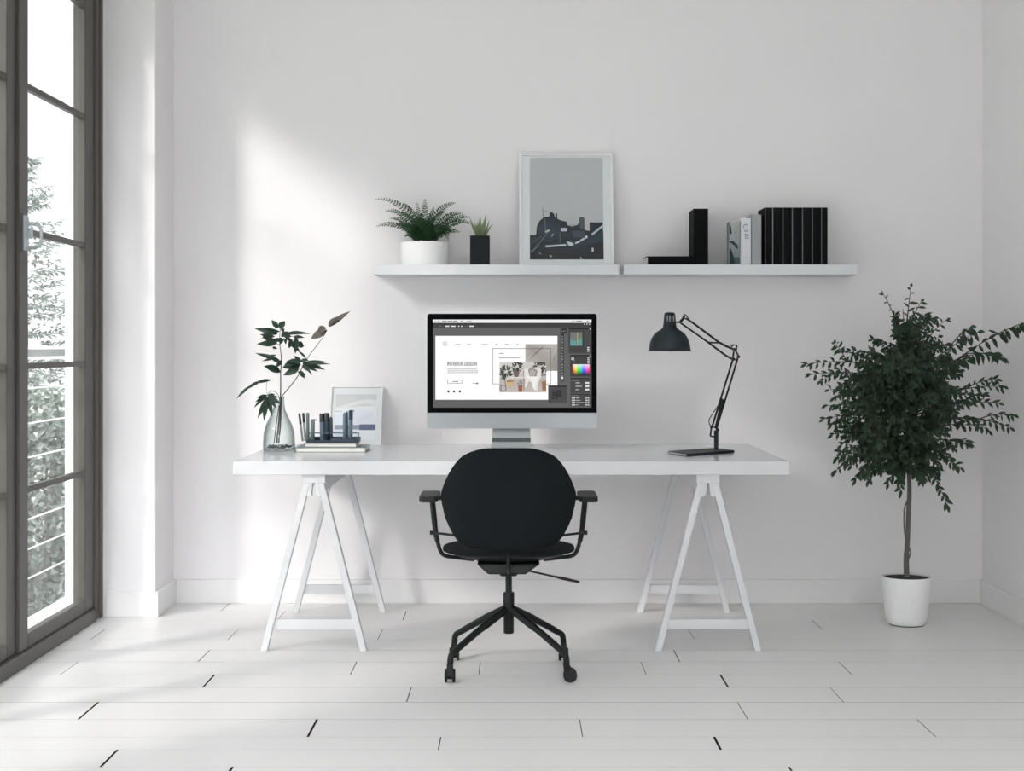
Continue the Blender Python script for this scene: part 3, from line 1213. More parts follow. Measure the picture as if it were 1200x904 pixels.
tube(bm, [lp(804, 373), lp(812, 378.5), lp(842, 401), lp(850, 405.5), lp(860, 409.5)], [.003, .0045, .0045, .005, .004], 8)
tube(bm, [lp(829.5, 401.3), lp(835, 401.8), lp(843, 402)], .0035, 8)
obj('upper_arm', bm, M['blackm'], la, smooth=50)
bm = new()
tube(bm, [lp(791.5, 377.6), lp(796.5, 378)], .0035, 8)
tube(bm, [lp(796.5, 378), lp(800.3, 374), lp(802, 370)], .0055, 8)
tube(bm, smoothpath([lp(800, 374), lp(801, 370), lp(803, 369), lp(806.5, 373), lp(809, 377), lp(805, 374.5), lp(802, 373.5)], 4), .0022, 6)
obj('head_joint', bm, M['blackm'], la, smooth=50)
bm = new()
k = LY / F
sh = [(25.9, 411.8), (24.6, 410.8), (24.0, 407), (23.0, 401.5), (21.2, 396.5), (18.4, 392), (14.6, 388.6), (10.5, 386.3), (8.1, 384), (7.4, 380), (6.9, 374), (6.4, 368.5), (5.6, 366.9), (4, 366.3), (0, 366.2)]
zz = lambda py: EYE - (py - CY) * k
pr = [(r * k, zz(py)) for r, py in sh]
inner = [(max(r * k - .002, 0), zz(py + .5)) for r, py in ((23.8, 410.6), (22.2, 401.5), (17.6, 393), (9.5, 387.5), (0, 387))]
lathe(bm, list(reversed(inner)) + pr, (lp(784.8, 400).x, LY, 0), 40)
shd = obj('lamp_shade', bm, M['lamp'], la, smooth=50)
for dx in (-3.2, -.6, 2.0, 4.2):
    bm = new()
    q = lp(784.8 + dx, 373)
    rr_ = math.sqrt(max((6.9 * k) ** 2 - (dx * k) ** 2, 0))
    box(bm, q.x - .0022, q.x + .0022, LY - rr_ - .001, LY - rr_ + .003, zz(377), zz(370.3))
    obj('vent_slot', bm, M['grey'], shd, label='pale vent slot')
bm = new()
lathe(bm, [(0, zz(413.3)), (.008, zz(412.5)), (.022, zz(406)), (.024, zz(400)), (.014, zz(393)), (.012, zz(388))], (lp(784.8, 400).x, LY, 0), 20)
obj('bulb', bm, M['bulb'], la, smooth=50)

# ================================================================== SHELVES
SF, ST, SB = 6.72, EYE + 95 * 6.72 / F, EYE + 83 * 6.72 / F      # front, top and bottom of the shelves
for (xa, xb, lab) in ((437, 725.3, 'white floating wall shelf carrying the fern and the large framed picture'),
                      (731, 1005, 'white floating wall shelf carrying the black books')):
    a, b = (xa - CX) * SF / F, (xb - CX) * SF / F
    bm = new()
    box(bm, a, b, SF, WY, SB, ST)
    setp(obj('wall_shelf', bm, M['shelf'], loc=((a + b) / 2, WY, SB), bevel=.002), lab, 'shelf', 'white wall shelves')


def picture(name, label, xl, xr, ybot, ytop, zb, zt, depth, mould, cat='picture'):
    """a framed print leaning back; returns (root, map from (u right, v up) metres on the glass plane)"""
    t = thing(name, label, cat, ((xl + xr) / 2, ybot, zb))
    up = Vector((0, ytop - ybot, zt - zb))
    H = up.length
    up.normalize()
    rt = Vector((1, 0, 0))
    nr = rt.cross(up)                      # faces the room
    if nr.y > 0:
        nr = -nr
    o = Vector((xl, ybot, zb))
    W = xr - xl

    def at(u, v, d=0):
        return o + rt * u + up * v + nr * d
    bm = new()
    for (u0, u1, v0, v1) in ((0, mould, 0, H), (W - mould, W, 0, H), (mould, W - mould, 0, mould), (mould, W - mould, H - mould, H)):
        prism(bm, [at(u0, v0), at(u1, v0), at(u1, v1), at(u0, v1)], -nr * depth)
    fo = obj('frame', bm, M['frame'], t, bevel=.001)
    bm = new()
    prism(bm, [at(mould, mould, -.008), at(W - mould, mould, -.008), at(W - mould, H - mould, -.008), at(mould, H - mould, -.008)], -nr * .004)
    obj('mat_board', bm, M['mat_'], t)
    bm = new()
    prism(bm, [at(mould, mould, -.004), at(W - mould, mould, -.004), at(W - mould, H - mould, -.004), at(mould, H - mould, -.004)], -nr * .0015)
    obj('glass', bm, M['pglass'], t)
    return t, at, W, H, nr


# large print: harbour in dark blue under a pale sky
t, at, W, H, nr = picture('framed_picture', 'large white-framed print of dark harbour boats leaning on the left shelf', -.0 + (608.4 - CX) * 6.80 / F, (720 - CX) * 6.80 / F, 6.815, 6.925, ST, EYE + 226 * 6.925 / F, .018, .0125)
u_s, v_s = W / (718 - 38), H / (845 - 50)
g = Gfx(lambda u, v: at((u - 38) * u_s, (845 - v) * v_s, -.0078), nr, .00008)
g.rect(115, 82, 645, 800, (190, 193, 194))
NV, N2, N3 = (14, 30, 44), (28, 48, 62), (8, 18, 30)
g.poly([(115, 630), (160, 630), (165, 570), (185, 530), (215, 505), (255, 500), (258, 470), (275, 470), (290, 482), (297, 510), (303, 475), (312, 478), (313, 515),
        (350, 530), (380, 535), (385, 560), (420, 570), (455, 560), (470, 545), (472, 503), (508, 505), (510, 595), (545, 600), (545, 540), (640, 540), (645, 800), (115, 800)], NV)
g.poly([(472, 503), (508, 505), (509, 590), (474, 580)], (72, 84, 92))
g.poly([(390, 690), (470, 660), (545, 640), (645, 600), (645, 690), (540, 690), (400, 755)], N2)
g.poly([(115, 745), (300, 725), (390, 745), (545, 690), (645, 680), (645, 800), (115, 800)], N3)
g.poly([(165, 600), (215, 520), (290, 520), (330, 560), (330, 660), (200, 670)], N2)
g.poly([(420, 600), (510, 600), (520, 640), (430, 650)], (58, 66, 84))
W1 = (206, 216, 222)
g.line(228, 709, 375, 699, 13, W1)
g.poly([(375, 672), (425, 684), (433, 702), (396, 705)], W1)
g.poly([(438, 683), (470, 668), (482, 676), (446, 697)], W1)
g.poly([(474, 664), (505, 648), (512, 656), (486, 674)], W1)
g.poly([(510, 640), (528, 632), (530, 650), (514, 656)], W1)
g.line(560, 628, 645, 562, 14, (186, 196, 200))
g.rect(337, 580, 381, 604, (188, 198, 206))
g.rect(559, 720, 572, 747, W1)
g.line(207, 435, 212, 512, 4, (74, 84, 90))
g.line(207, 455, 262, 472, 3, (74, 84, 90))
g.line(222, 512, 228, 606, 5, (104, 120, 118))
g.line(330, 610, 335, 692, 6, (84, 100, 96))
for (x0, y0, x1, y1, w, c) in ((130, 752, 256, 598, 7, (92, 108, 104)), (120, 690, 200, 640, 6, (78, 92, 92)), (225, 610, 258, 595, 12, (176, 186, 182)), (120, 750, 180, 700, 5, (120, 134, 130)),
                               (270, 640, 286, 622, 9, (150, 160, 160)), (180, 752, 196, 766, 7, (140, 150, 152)), (258, 772, 270, 782, 9, (190, 198, 202)), (476, 785, 486, 800, 9, (190, 198, 202)),
                               (400, 560, 455, 565, 4, (92, 108, 80)), (150, 640, 166, 720, 4, (92, 104, 104)), (440, 620, 500, 650, 4, (90, 100, 80)), (350, 625, 400, 640, 4, (86, 98, 84)), (390, 720, 540, 655, 5, N3)):
    g.line(x0, y0, x1, y1, w, c)
g.build('print', M['print'], t)

# small print on the desk
t, at, W, H, nr = picture('framed_picture', 'small pale framed print leaning on the wall behind the pens', (384.8 - CX) * 6.83 / F, (446.8 - CX) * 6.83 / F, 6.82, 6.93, DZ, EYE - (452.5 - CY) * 6.93 / F, .012, .007)
u_s, v_s = W / 560, H / 640
g = Gfx(lambda u, v: at((u - 450) * u_s, (750 - v) * v_s, -.0078), nr, .00008)
g.rect(500, 192, 946, 690, (232, 236, 240))
g.grad([(505, 196), (944, 196), (944, 320), (505, 345)], [(206, 208, 208), (206, 208, 210), (214, 216, 218), (212, 214, 214)])
g.poly([(505, 345), (640, 335), (800, 300), (944, 320), (944, 262), (860, 250), (760, 262)], (228, 230, 231))
g.poly([(505, 420), (640, 380), (780, 350), (900, 400), (944, 470), (944, 525), (505, 525)], (226, 232, 242))
for x in (505, 523, 541, 559):
    g.rect(x, 378, x + 13, 392, (190, 194, 198), x > 505)
g.rect(505, 532, 944, 582, (150, 158, 176))
g.rect(770, 526, 940, 588, (98, 106, 138))
g.line(835, 526, 850, 560, 4, (140, 146, 168))
g.rect(505, 590, 600, 672, (206, 216, 230))
g.build('print', M['print'], t)

# ------------------------------------------------------------------ fern
FC = P(497, 300, 6.835)
t = thing('potted_fern', 'bushy green fern in a white round pot on the left shelf', 'plant', (FC.x, 6.835, ST))
k = 6.835 / F
bm = new()
rp = 27.6 * k
lathe(bm, [(0, 0), (rp * .97, 0), (rp, .004), (rp, .103), (rp - .004, .107), (rp - .010, .107), (rp - .012, .095), (0, .095)], (FC.x, 6.835, ST), 56)
obj('pot', bm, M['ceramic'], t, smooth=40)
bm = new()
lathe(bm, [(0, .09), (rp - .013, .09), (rp - .013, .097), (0, .100)], (FC.x, 6.835, ST), 40)
obj('soil', bm, M['soil'], t, smooth=40)


def frond(bm, p0, pm, p1, lmax, n, r):
    pts = [p0 * (1 - s) ** 2 + pm * 2 * s * (1 - s) + p1 * s * s for s in [i / n for i in range(n + 1)]]
    tube(bm, pts, [.0014 * (1 - .6 * i / n) for i in range(n + 1)], 4)
    for i in range(2, n + 1):
        s = i / n
        tg = (pts[i] - pts[i - 1]).normalized()
        sd = tg.cross(Vector((0, -.75, .65))).normalized()
        l = lmax * (math.sin(math.pi * min(1, .22 + .74 * s)) ** .8 + .08)
        for q in (-1, 1):
            d = (sd * q + tg * .55 + Vector((r.uniform(-.15, .15), r.uniform(-.2, .2), r.uniform(-.25, .1)))).normalized()
            e = pts[i] + d * l
            if e.y > 6.94:
                e.y = 6.94
            leaf(bm, pts[i], e, l * .40, (r.uniform(-.2, .2), -1, .8), n=3, fold=.1)


bm = new()
r = random.Random(12)
tips = [(45, 68, 330, 40), (140, 180, 330, 150), (55, 322, 250, 240), (505, 72, 495, 260), (785, 105, 620, 110), (850, 205, 680, 170), (920, 238, 720, 200),
        (930, 296, 760, 215), (722, 448, 680, 250), (750, 378, 680, 260), (180, 250, 330, 220), (430, 105, 440, 260), (590, 150, 540, 250), (300, 110, 400, 160),
        (250, 190, 380, 200), (330, 390, 390, 260), (440, 200, 460, 300), (560, 220, 540, 320), (640, 330, 590, 290), (380, 300, 420, 320), (520, 300, 510, 350), (690, 190, 590, 200)]
for i, (u, v, mu, mv) in enumerate(tips):
    yy = 6.835 + r.uniform(-.05, .03) if i < 11 else 6.835 - r.uniform(.03, .11)
    b0 = Vector((FC.x + r.uniform(-.035, .035), 6.835 + r.uniform(-.03, .03), ST + .098))
    tip = P(435 + u / 8, 225 + v / 8, yy)
    mid = P(435 + mu / 8, 225 + mv / 8, (yy + 6.835) / 2)
    frond(bm, b0, mid, tip, .022 if i < 10 else .019, 21, r)
for i in range(20):
    a = r.uniform(0, 6.28)
    l = r.uniform(.07, .13)
    b0 = Vector((FC.x + r.uniform(-.035, .035), 6.835 + r.uniform(-.03, .03), ST + .098))
    tip = b0 + Vector((math.cos(a) * l * 1.2, min(math.sin(a) * l * .8, .08), r.uniform(.04, .13)))
    frond(bm, b0, (b0 + tip) / 2 + Vector((0, 0, .05)), tip, .02, 18, r)
obj('fronds', bm, M['fern'], t, normals=False)

# ------------------------------------------------------------------ spiky plant in the black pot
SC = P(562.5, 300, 6.80)
t = thing('potted_succulent', 'small spiky plant in a square black pot beside the fern', 'plant', (SC.x, 6.80, ST))
hw = 11.4 * 6.77 / F
zt = EYE + (405 - 276) * 6.76 / F
bm = new()
x0, x1, y0, y1 = SC.x - hw, SC.x + hw, 6.80 - hw, 6.80 + hw
box(bm, x0, x1, y0, y1, ST, zt - .012)
for (a, b, c, d) in ((x0, x0 + .006, y0, y1), (x1 - .006, x1, y0, y1), (x0 + .006, x1 - .006, y0, y0 + .006), (x0 + .006, x1 - .006, y1 - .006, y1)):
    box(bm, a, b, c, d, zt - .012, zt)
obj('pot', bm, M['blackpot'], t, bevel=.002)
bm = new()
lathe(bm, [(0, 0), (hw - .008, 0), (hw - .008, .006), (0, .009)], (SC.x, 6.80, zt - .012), 4)
obj('soil', bm, M['soil'], t)
bm = new()
r = random.Random(2)
for (bu, tu, tv, w) in ((1000, 925, 243, 30), (1040, 1077, 200, 26), (1060, 1108, 262, 26), (1065, 1140, 295, 24), (1015, 1020, 220, 40), (1005, 985, 300, 34), (1030, 1045, 290, 34),
                        (990, 960, 300, 24), (1050, 1070, 300, 28), (1020, 1000, 270, 30), (1035, 1060, 250, 22), (1010, 965, 270, 20)):
    b0 = P(435 + bu / 8, 276.5, 6.80 + r.uniform(-.015, .015))
    b0.z = zt - .006
    leaf(bm, b0, P(435 + tu / 8, 225 + tv / 8, 6.80 + r.uniform(-.03, .03)), w / 8 * 6.8 / F * .8, (r.uniform(-.5, .5), -1, .2), fold=.5, bend=.06, n=6, peak=.7)
obj('leaves', bm, M['spike'], t, normals=False)


# ------------------------------------------------------------------ books on the right shelf
BF, BK = 6.735, 6.925


def bx(px, Y=BF):
    return (px - CX) * Y / F


def hz(py, Y=BF):
    return EYE - (py - CY) * Y / F


def standing(name, label, xa, xb, ztop, m, group=None, yf=BF, yb=BK, edge=False, cat='book'):
    """upright book, spine to the room: cover round a page block"""
    t = thing(name, label, cat, ((xa + xb) / 2, (yf + yb) / 2, ST), group)
    c = min(.0025, (xb - xa) * .12)
    bm = new()
    sp = [(xa, yb), (xa, yf + .004), (xa + .003, yf), (xb - .003, yf), (xb, yf + .004), (xb, yb), (xb - c, yb), (xb - c, yf + .006), (xa + c, yf + .006), (xa + c, yb)]
    prism(bm, [(x, y, ST) for x, y in sp], (0, 0, ztop - ST))
    obj('cover', bm, m, t)
    bm = new()
    box(bm, xa + c, xb - c, yf + .007, yb - .004, ST + .002, ztop - .004)
    obj('pages', bm, M['page'], t)
    if edge:
        bm = new()
        box(bm, xa, xa + .0032, yf - .0004, yf + .004, ST + .001, ztop - .001)  # highlight of the rounded spine edge, put in as a grey strip
        obj('spine_highlight', bm, M['bookglint'], t, label='thin grey line painted as the spine edge highlight')
    return t


seps = [896.3, 905, 917, 928, 940, 951.5, 962.5, 970]
lab = ['nearest the grey book', 'second in the row from the grey book', 'third in the row from the grey book', 'in the middle of the row of seven',
       'third from the outer end of the row', 'second from the outer end of the row', 'at the outer right end of the row']
wid = [bx(b) - bx(a) for a, b in zip(seps, seps[1:])]
first = standing('book', 'black book standing ' + lab[0], bx(seps[0]), bx(seps[1]), hz(243.3), M['book'], 'black books in the row of seven', edge=True)
for i in range(1, 7):
    c = dup(first, ((bx(seps[i]) + bx(seps[i + 1])) / 2, (BF + BK) / 2, ST), 'black book standing ' + lab[i])
    c.scale.x = wid[i] / wid[0]
standing('book', 'plain grey hardback book standing against the black row', bx(880.6), bx(892.5), hz(251.5), M['greybook'], yb=6.90)
wb = standing('book', 'white book with short dark lettering on its spine', bx(867.8), bx(879.4), hz(256.5), M['whitebook'], yb=6.90)
wx0, wx1 = bx(867.8), bx(879.4)
g = Gfx(lambda u, v: Vector((bx(845 + u / 8.57), BF - .0004, hz(235 + v / 8.57))), (0, -1, 0), .0001)
INK = (92, 98, 102)
g.rect(199, 180, 298, 640, (206, 210, 213))
g.line(232, 245, 262, 245, 6, INK)
g.line(229, 246, 229, 278, 6, INK)
g.line(264, 246, 264, 256, 6, INK)
for y in (296, 304, 312):
    g.rect(230, y, 276, y + 4, (130, 136, 140), y > 296)
g.frame(236, 336, 268, 352, 5, INK)
g.line(240, 362, 272, 362, 5, INK)
g.line(272, 340, 274, 380, 6, INK)
g.line(244, 384, 276, 382, 6, INK)
g.line(244, 366, 244, 384, 6, INK)
g.rect(212, 568, 284, 571, (170, 176, 180))
g.build('spine_print', M['print'], wb)
gm = standing('book', 'thick grey book with a dark photo print on its spine', bx(854.2), bx(867.4), hz(260.3), M['greybook'], yb=6.80)
g = Gfx(lambda u, v: Vector((bx(845 + u / 8.57), BF - .0004, hz(235 + v / 8.57))), (0, -1, 0), .0001)
g.grad([(84, 219), (188, 219), (188, 636), (84, 636)], [(170, 174, 174), (158, 162, 162), (110, 118, 120), (120, 126, 126)])
g.poly([(84, 225), (100, 260), (108, 330), (92, 345), (84, 320)], (60, 66, 68))
g.rect(134, 315, 160, 325, (120, 126, 126))
g.poly([(84, 410), (120, 405), (166, 450), (172, 480), (150, 486), (130, 450), (92, 425)], (48, 58, 60))
g.poly([(84, 470), (100, 490), (128, 570), (140, 636), (84, 636)], (38, 52, 52))
g.poly([(128, 570), (188, 575), (188, 636), (140, 636)], (76, 90, 92))
g.build('spine_print', M['print'], gm)

standing('book', 'tall black book standing upright beside the flat black book', bx(813), bx(830), hz(244.6), M['book'])
fl = thing('book', 'black book lying flat on the right shelf', 'book', (bx(785), 6.83, ST))
bm = new()
x0, x1, z1 = bx(758.2), bx(812.6), hz(300.3)
prism(bm, [(x1, 6.74, ST), (x0, 6.74, ST), (x0, 6.74, ST + .004), (x1 - .004, 6.74, ST + .004), (x1 - .004, 6.74, z1 - .004), (x0, 6.74, z1 - .004), (x0, 6.74, z1), (x1, 6.74, z1)], (0, .17, 0))
box(bm, x0 + .004, x1 - .004, 6.7395, 6.744, ST + .004, z1 - .004)
obj('cover', bm, M['book'], fl)
bm = new()
box(bm, x0 + .002, x1 - .005, 6.745, 6.90, ST + .0045, z1 - .0045)
obj('pages', bm, M['page'], fl)

# ================================================================== BOOKS, TRAY AND PENS ON THE DESK
QY = 6.33


def q7(u, v, Y=QY):
    return P(335 + u / 9.04, 440 + v / 9.04, Y)


zA = DZ + .0205
zB = zA + .0165


def lying(label, ua, ub, z0, z1, y0, y1, m):
    t = thing('book', label, 'book', ((q7(ua, 0).x + q7(ub, 0).x) / 2, (y0 + y1) / 2, z0))
    xa, xb = q7(ua, 0).x, q7(ub, 0).x
    bm = new()
    c = .0022
    # spine on the left, boards above and below
    pr = [(xa, z0), (xb, z0), (xb, z0 + c), (xa + .006, z0 + c), (xa + .006, z1 - c), (xb, z1 - c), (xb, z1), (xa, z1)]
    prism(bm, [(x, y0, z) for x, z in pr], (0, y1 - y0, 0))
    obj('cover', bm, m, t)
    bm = new()
    box(bm, xa + .006, xb - .004, y0 + .003, y1 - .003, z0 + c, z1 - c)
    obj('pages', bm, M['page'], t)
    return t


lying('wide book with dark covers lying at the bottom under the pen tray', 92, 850, DZ, zA, 6.325, 6.53, M['sage'])
lying('smaller white-paged book lying on the wide dark-edged book', 186, 746, zA, zB, 6.345, 6.50, M['grey'])

ty0, ty1 = 6.355, 6.47
ta, tm, tb = q7(215, 0, ty0).x, q7(470, 0, ty0).x, q7(762, 0, ty0).x
tr_ = thing('pen_tray', 'navy pen tray on the small book stack', 'tray', ((ta + tb) / 2, 6.41, zB))
bm = new()
box(bm, ta, tb, ty0, ty1, zB, zB + .004)
box(bm, ta, tm, ty0, ty0 + .004, zB + .004, zB + .012)
box(bm, tm, tb, ty0, ty0 + .004, zB + .004, zB + .021)
box(bm, ta, tb, ty1 - .004, ty1, zB + .004, zB + .021)
for x in (ta, tb - .004):
    box(bm, x, x + .004, ty0 + .004, ty1 - .004, zB + .004, zB + .012)
obj('tray_body', bm, M['navy'], tr_, bevel=.001)
bm = new()
for z in (zB + .04,):                       # two rods hold the pens upright
    for y in (6.388, 6.428):
        tube(bm, [(ta + .002, y, z), (tb - .002, y, z)], .0016, 6)
for x in (ta + .003, tb - .003):
    for y in (6.388, 6.428):
        tube(bm, [(x, y, zB + .004), (x, y, zB + .041)], .0016, 6)
obj('holding_rods', bm, M['steel'], tr_, smooth=50)

PY = 6.408


def pen(label, u0, u1, vtop, wu, body, capm=None, vcap=None, tip='round', clip=False):
    """upright pen or marker: foot at u0 on the tray floor, top at (u1, vtop)"""
    p0 = q7(u0, 0, PY)
    p0.z = zB + .0045
    p1 = q7(u1, vtop, PY)
    r_ = wu / 9.04 * PY / F / 2 * 1.18
    d = p1 - p0
    t = thing('marker_pen' if wu > 32 else 'pen', label, 'pen', p0, 'pens and markers in the navy tray')
    f = 1.0
    if vcap is not None:
        f = (q7(0, vcap, PY).z - p0.z) / d.z
    bm = new()
    tube(bm, [p0, p0 + d * .02, p0 + d * (f if capm else .93)] + ([] if capm else [p1]), [r_ * .85, r_, r_] + ([] if capm else [r_ * (.45 if tip == 'point' else .75)]), 14)
    obj('barrel', bm, body, t, smooth=40)
    if capm:
        bm = new()
        e = p1 - d * .03
        tube(bm, [p0 + d * f, e, p1], [r_ * 1.06, r_ * 1.02, r_ * (.35 if tip == 'point' else .8)], 14)
        obj('cap', bm, capm, t, smooth=40, label='dark cap')
    if clip:
        bm = new()
        c0 = p0 + d * .98 + Vector((r_, 0, 0))
        tube(bm, [p0 + d * .97, c0 + Vector((.004, 0, .001)), c0 + Vector((.005, 0, -.006))], .0016, 6)
        obj('clip', bm, capm or M['cap'], t, smooth=40)
    return t


pen('slim pen with a long dark cap tilted furthest left in the tray', 178, 142, 405, 20, M['grey'], M['cap'], 520)
pen('slim pen with dark cap, second from the left in the tray', 208, 184, 400, 22, M['grey'], M['cap'], 500)
pen('uncapped sage-grey pen, third from the left in the tray', 234, 231, 398, 30, M['sage'])
pen('short grey-teal pen with a hooked clip', 281, 284, 466, 40, M['sage'], None, None, clip=True)
pen('light grey marker with a black cap in the middle of the tray', 386, 380, 405, 42, M['steel'], M['cap'], 495)
pen('navy marker with a black cap', 436, 432, 400, 50, M['navy'], M['cap'], 495)
pen('plain dark blue pen leaning against the navy marker', 482, 478, 440, 28, M['navy'], None, None, 'point')
pen('blue-grey pen with pointed top, left one of the right-hand three', 622, 624, 395, 34, M['steel'], None, None, 'point')
pen('thin navy pen between the two blue-grey pens', 650, 648, 382, 18, M['navy'], None, None, 'point')
pen('blue-grey pen with a navy cap, outermost right in the tray', 684, 688, 368, 38, M['steel'], M['navy'], 470, 'point', clip=True)

# ================================================================== VASE WITH BRANCHES
VY = 6.42
vc = P(327, 500, VY)
t = thing('glass_vase', 'clear bottle-shaped glass vase on the left of the desk', 'vase', (vc.x, VY, DZ))
bm = new()
k = VY / F
out = [(0, DZ + .0005), (17.5 * k, DZ + .0005), (18.5 * k, DZ + .006), (18.7 * k, DZ + .03), (18.0 * k, DZ + .075), (15.5 * k, DZ + .11), (11 * k, DZ + .145), (7.5 * k, DZ + .175), (6.2 * k, DZ + .20), (6.0 * k, DZ + .222), (6.6 * k, DZ + .232)]
inn = [(r_ - .003 if r_ > .003 else 0, z + (.006 if i < 2 else 0)) for i, (r_, z) in enumerate(out)]
lathe(bm, out + list(reversed(inn)), (vc.x, VY, 0), 48)
obj('vessel', bm, M['vglass'], t, smooth=50)
bm = new()
r = random.Random(21)
for i in range(90):
    a, q = r.uniform(0, 6.28), math.sqrt(r.uniform(0, 1)) * 15 * k
    s = r.uniform(.004, .007)
    m4 = Matrix.Translation((vc.x + q * math.cos(a), VY + q * math.sin(a), DZ + .008 + s + r.uniform(0, .009))) @ Matrix.Diagonal((s, s, s * .75, 1))
    bmesh.ops.create_icosphere(bm, subdivisions=1, radius=1, matrix=m4)
setp(obj('decorative_pebbles', bm, M['pebble'], loc=(vc.x, VY, DZ + .007), smooth=60), 'dark grey pebbles at the bottom of the glass vase', 'pebbles', kind='stuff')


def z6(u, v, Y=VY):
    return P(270 + u / 4.887, 355 + v / 4.887, Y)


def branch(label, stems, leaves, dy, seed=1):
    """dy: how far in front (-) or behind (+) the neck this branch spreads"""
    r = random.Random(seed)
    base = z6(*stems[0][0][0][:2])
    t = thing('leafy_branch', label, 'branch', base, 'cut branches in the glass vase')
    bm = new()
    for pts, ra, rb in stems:
        path = smoothpath([z6(p[0], p[1], VY + p[2]) for p in pts], 6)
        n = len(path)
        tube(bm, path, [ra + (rb - ra) * i / (n - 1) for i in range(n)], 8)
    obj('stem', bm, M['vstem'], t, smooth=60)
    bm = new()
    bn = new()
    usebn = False
    for L in leaves:
        u0, v0, u1, v1, w = L[:5]
        brown = len(L) > 5 and L[5] == 'b'
        usebn |= brown
        y0 = dy + r.uniform(-.008, .008)
        y1 = y0 + r.uniform(-.02, .02)
        leaf(bn if brown else bm, z6(u0, v0, VY + y0), z6(u1, v1, VY + y1), w / 4.887 * VY / F * 1.15, (r.uniform(-.5, .5), -1, r.uniform(-.2, .7)),
             fold=r.uniform(.1, .4), bend=r.uniform(.03, .10), n=8, peak=.8)
    obj('leaves', bm, M['vleaf'], t, normals=False)
    if usebn:
        obj('leaves', bn, M['brown'], t, normals=False, label='brown dried leaf at the branch tip')
    else:
        bn.free()


branch('tallest upright green branch in the glass vase',
       [([(264, 806, .012), (276, 700, .012), (286, 560, .009), (288, 480, .015), (288, 400, .03), (292, 320, .035), (282, 225, .035), (285, 150, .035)], .0038, .0013),
        ([(290, 340, .034), (240, 315, .035), (200, 300, .035)], .0012, .0008), ([(283, 225, .035), (330, 190, .035), (385, 205, .035)], .0012, .0008), ([(283, 240, .035), (230, 225, .035), (190, 215, .035)], .0012, .0008)],
       [(275, 145, 235, 98, 26), (283, 150, 312, 104, 34), (290, 160, 310, 150, 26), (285, 165, 137, 148, 28), (255, 195, 166, 182, 20), (230, 190, 160, 142, 18),
        (268, 232, 150, 236, 30), (250, 220, 185, 200, 22), (300, 185, 460, 179, 22), (290, 195, 335, 165, 26), (375, 195, 372, 292, 32), (380, 235, 422, 250, 36),
        (350, 205, 335, 262, 24), (340, 235, 400, 285, 24), (300, 205, 262, 222, 22), (320, 200, 318, 240, 18), (270, 180, 215, 165, 22), (265, 205, 210, 235, 18),
        (285, 330, 140, 288, 22), (255, 318, 180, 335, 14), (280, 345, 215, 300, 18), (288, 398, 190, 362, 42), (240, 255, 270, 262, 14), (300, 175, 350, 195, 28), (250, 170, 175, 205, 16),
        (262, 178, 200, 150, 18), (255, 215, 180, 190, 16), (300, 195, 375, 160, 18), (360, 195, 425, 200, 18), (275, 200, 235, 245, 20), (315, 185, 345, 225, 20), (282, 240, 310, 205, 16), (265, 300, 200, 310, 12), (292, 330, 262, 372, 22), (380, 245, 350, 225, 20)], .035, seed=3)
branch('green branch leaning right with a brown leaf at its tip',
       [([(276, 806, -.002), (286, 700, -.004), (293, 560, -.007), (296, 536, -.008), (380, 430, -.028), (438, 322, -.03), (535, 190, -.03), (552, 150, -.03)], .0034, .001), ([(438, 322, -.03), (410, 300, -.03), (385, 272, -.03)], .0012, .0008)],
       [(405, 355, 298, 372, 58), (400, 350, 320, 335, 36), (405, 345, 365, 303, 24), (420, 345, 548, 338, 24), (428, 352, 578, 352, 14), (430, 362, 545, 385, 22), (425, 366, 503, 395, 18),
        (435, 360, 470, 415, 14), (395, 378, 303, 416, 34), (398, 388, 426, 434, 22), (385, 395, 430, 415, 18), (380, 345, 310, 352, 30), (415, 340, 450, 375, 24), (435, 320, 383, 273, 12), (400, 335, 450, 330, 22), (400, 350, 340, 392, 26), (412, 352, 520, 362, 18), (408, 358, 455, 398, 18), (395, 345, 345, 322, 22),
        (555, 158, 460, 206, 46, 'b'), (548, 142, 500, 170, 40, 'b'), (562, 140, 688, 47, 30, 'b'), (560, 135, 620, 78, 26, 'b')], -.03, seed=5)
branch('drooping sprig hanging over the left side of the glass vase',
       [([(250, 806, -.012), (262, 700, -.014), (280, 575, -.010), (277, 538, -.012), (262, 515, -.035), (232, 505, -.065), (212, 532, -.075)], .0022, .001), ([(212, 530, -.075), (206, 490, -.075), (210, 445, -.075)], .0009, .0007)],
       [(212, 533, 133, 604, 20), (212, 533, 140, 570, 18), (212, 536, 155, 665, 24), (212, 538, 192, 678, 26), (212, 538, 240, 652, 24), (214, 535, 266, 607, 20), (214, 533, 292, 582, 24),
        (214, 530, 275, 540, 16), (212, 530, 150, 545, 18), (214, 530, 255, 525, 14), (235, 442, 130, 466, 20), (170, 450, 90, 500, 20), (120, 472, 34, 552, 16), (160, 452, 140, 474, 10)], -.075, seed=9)

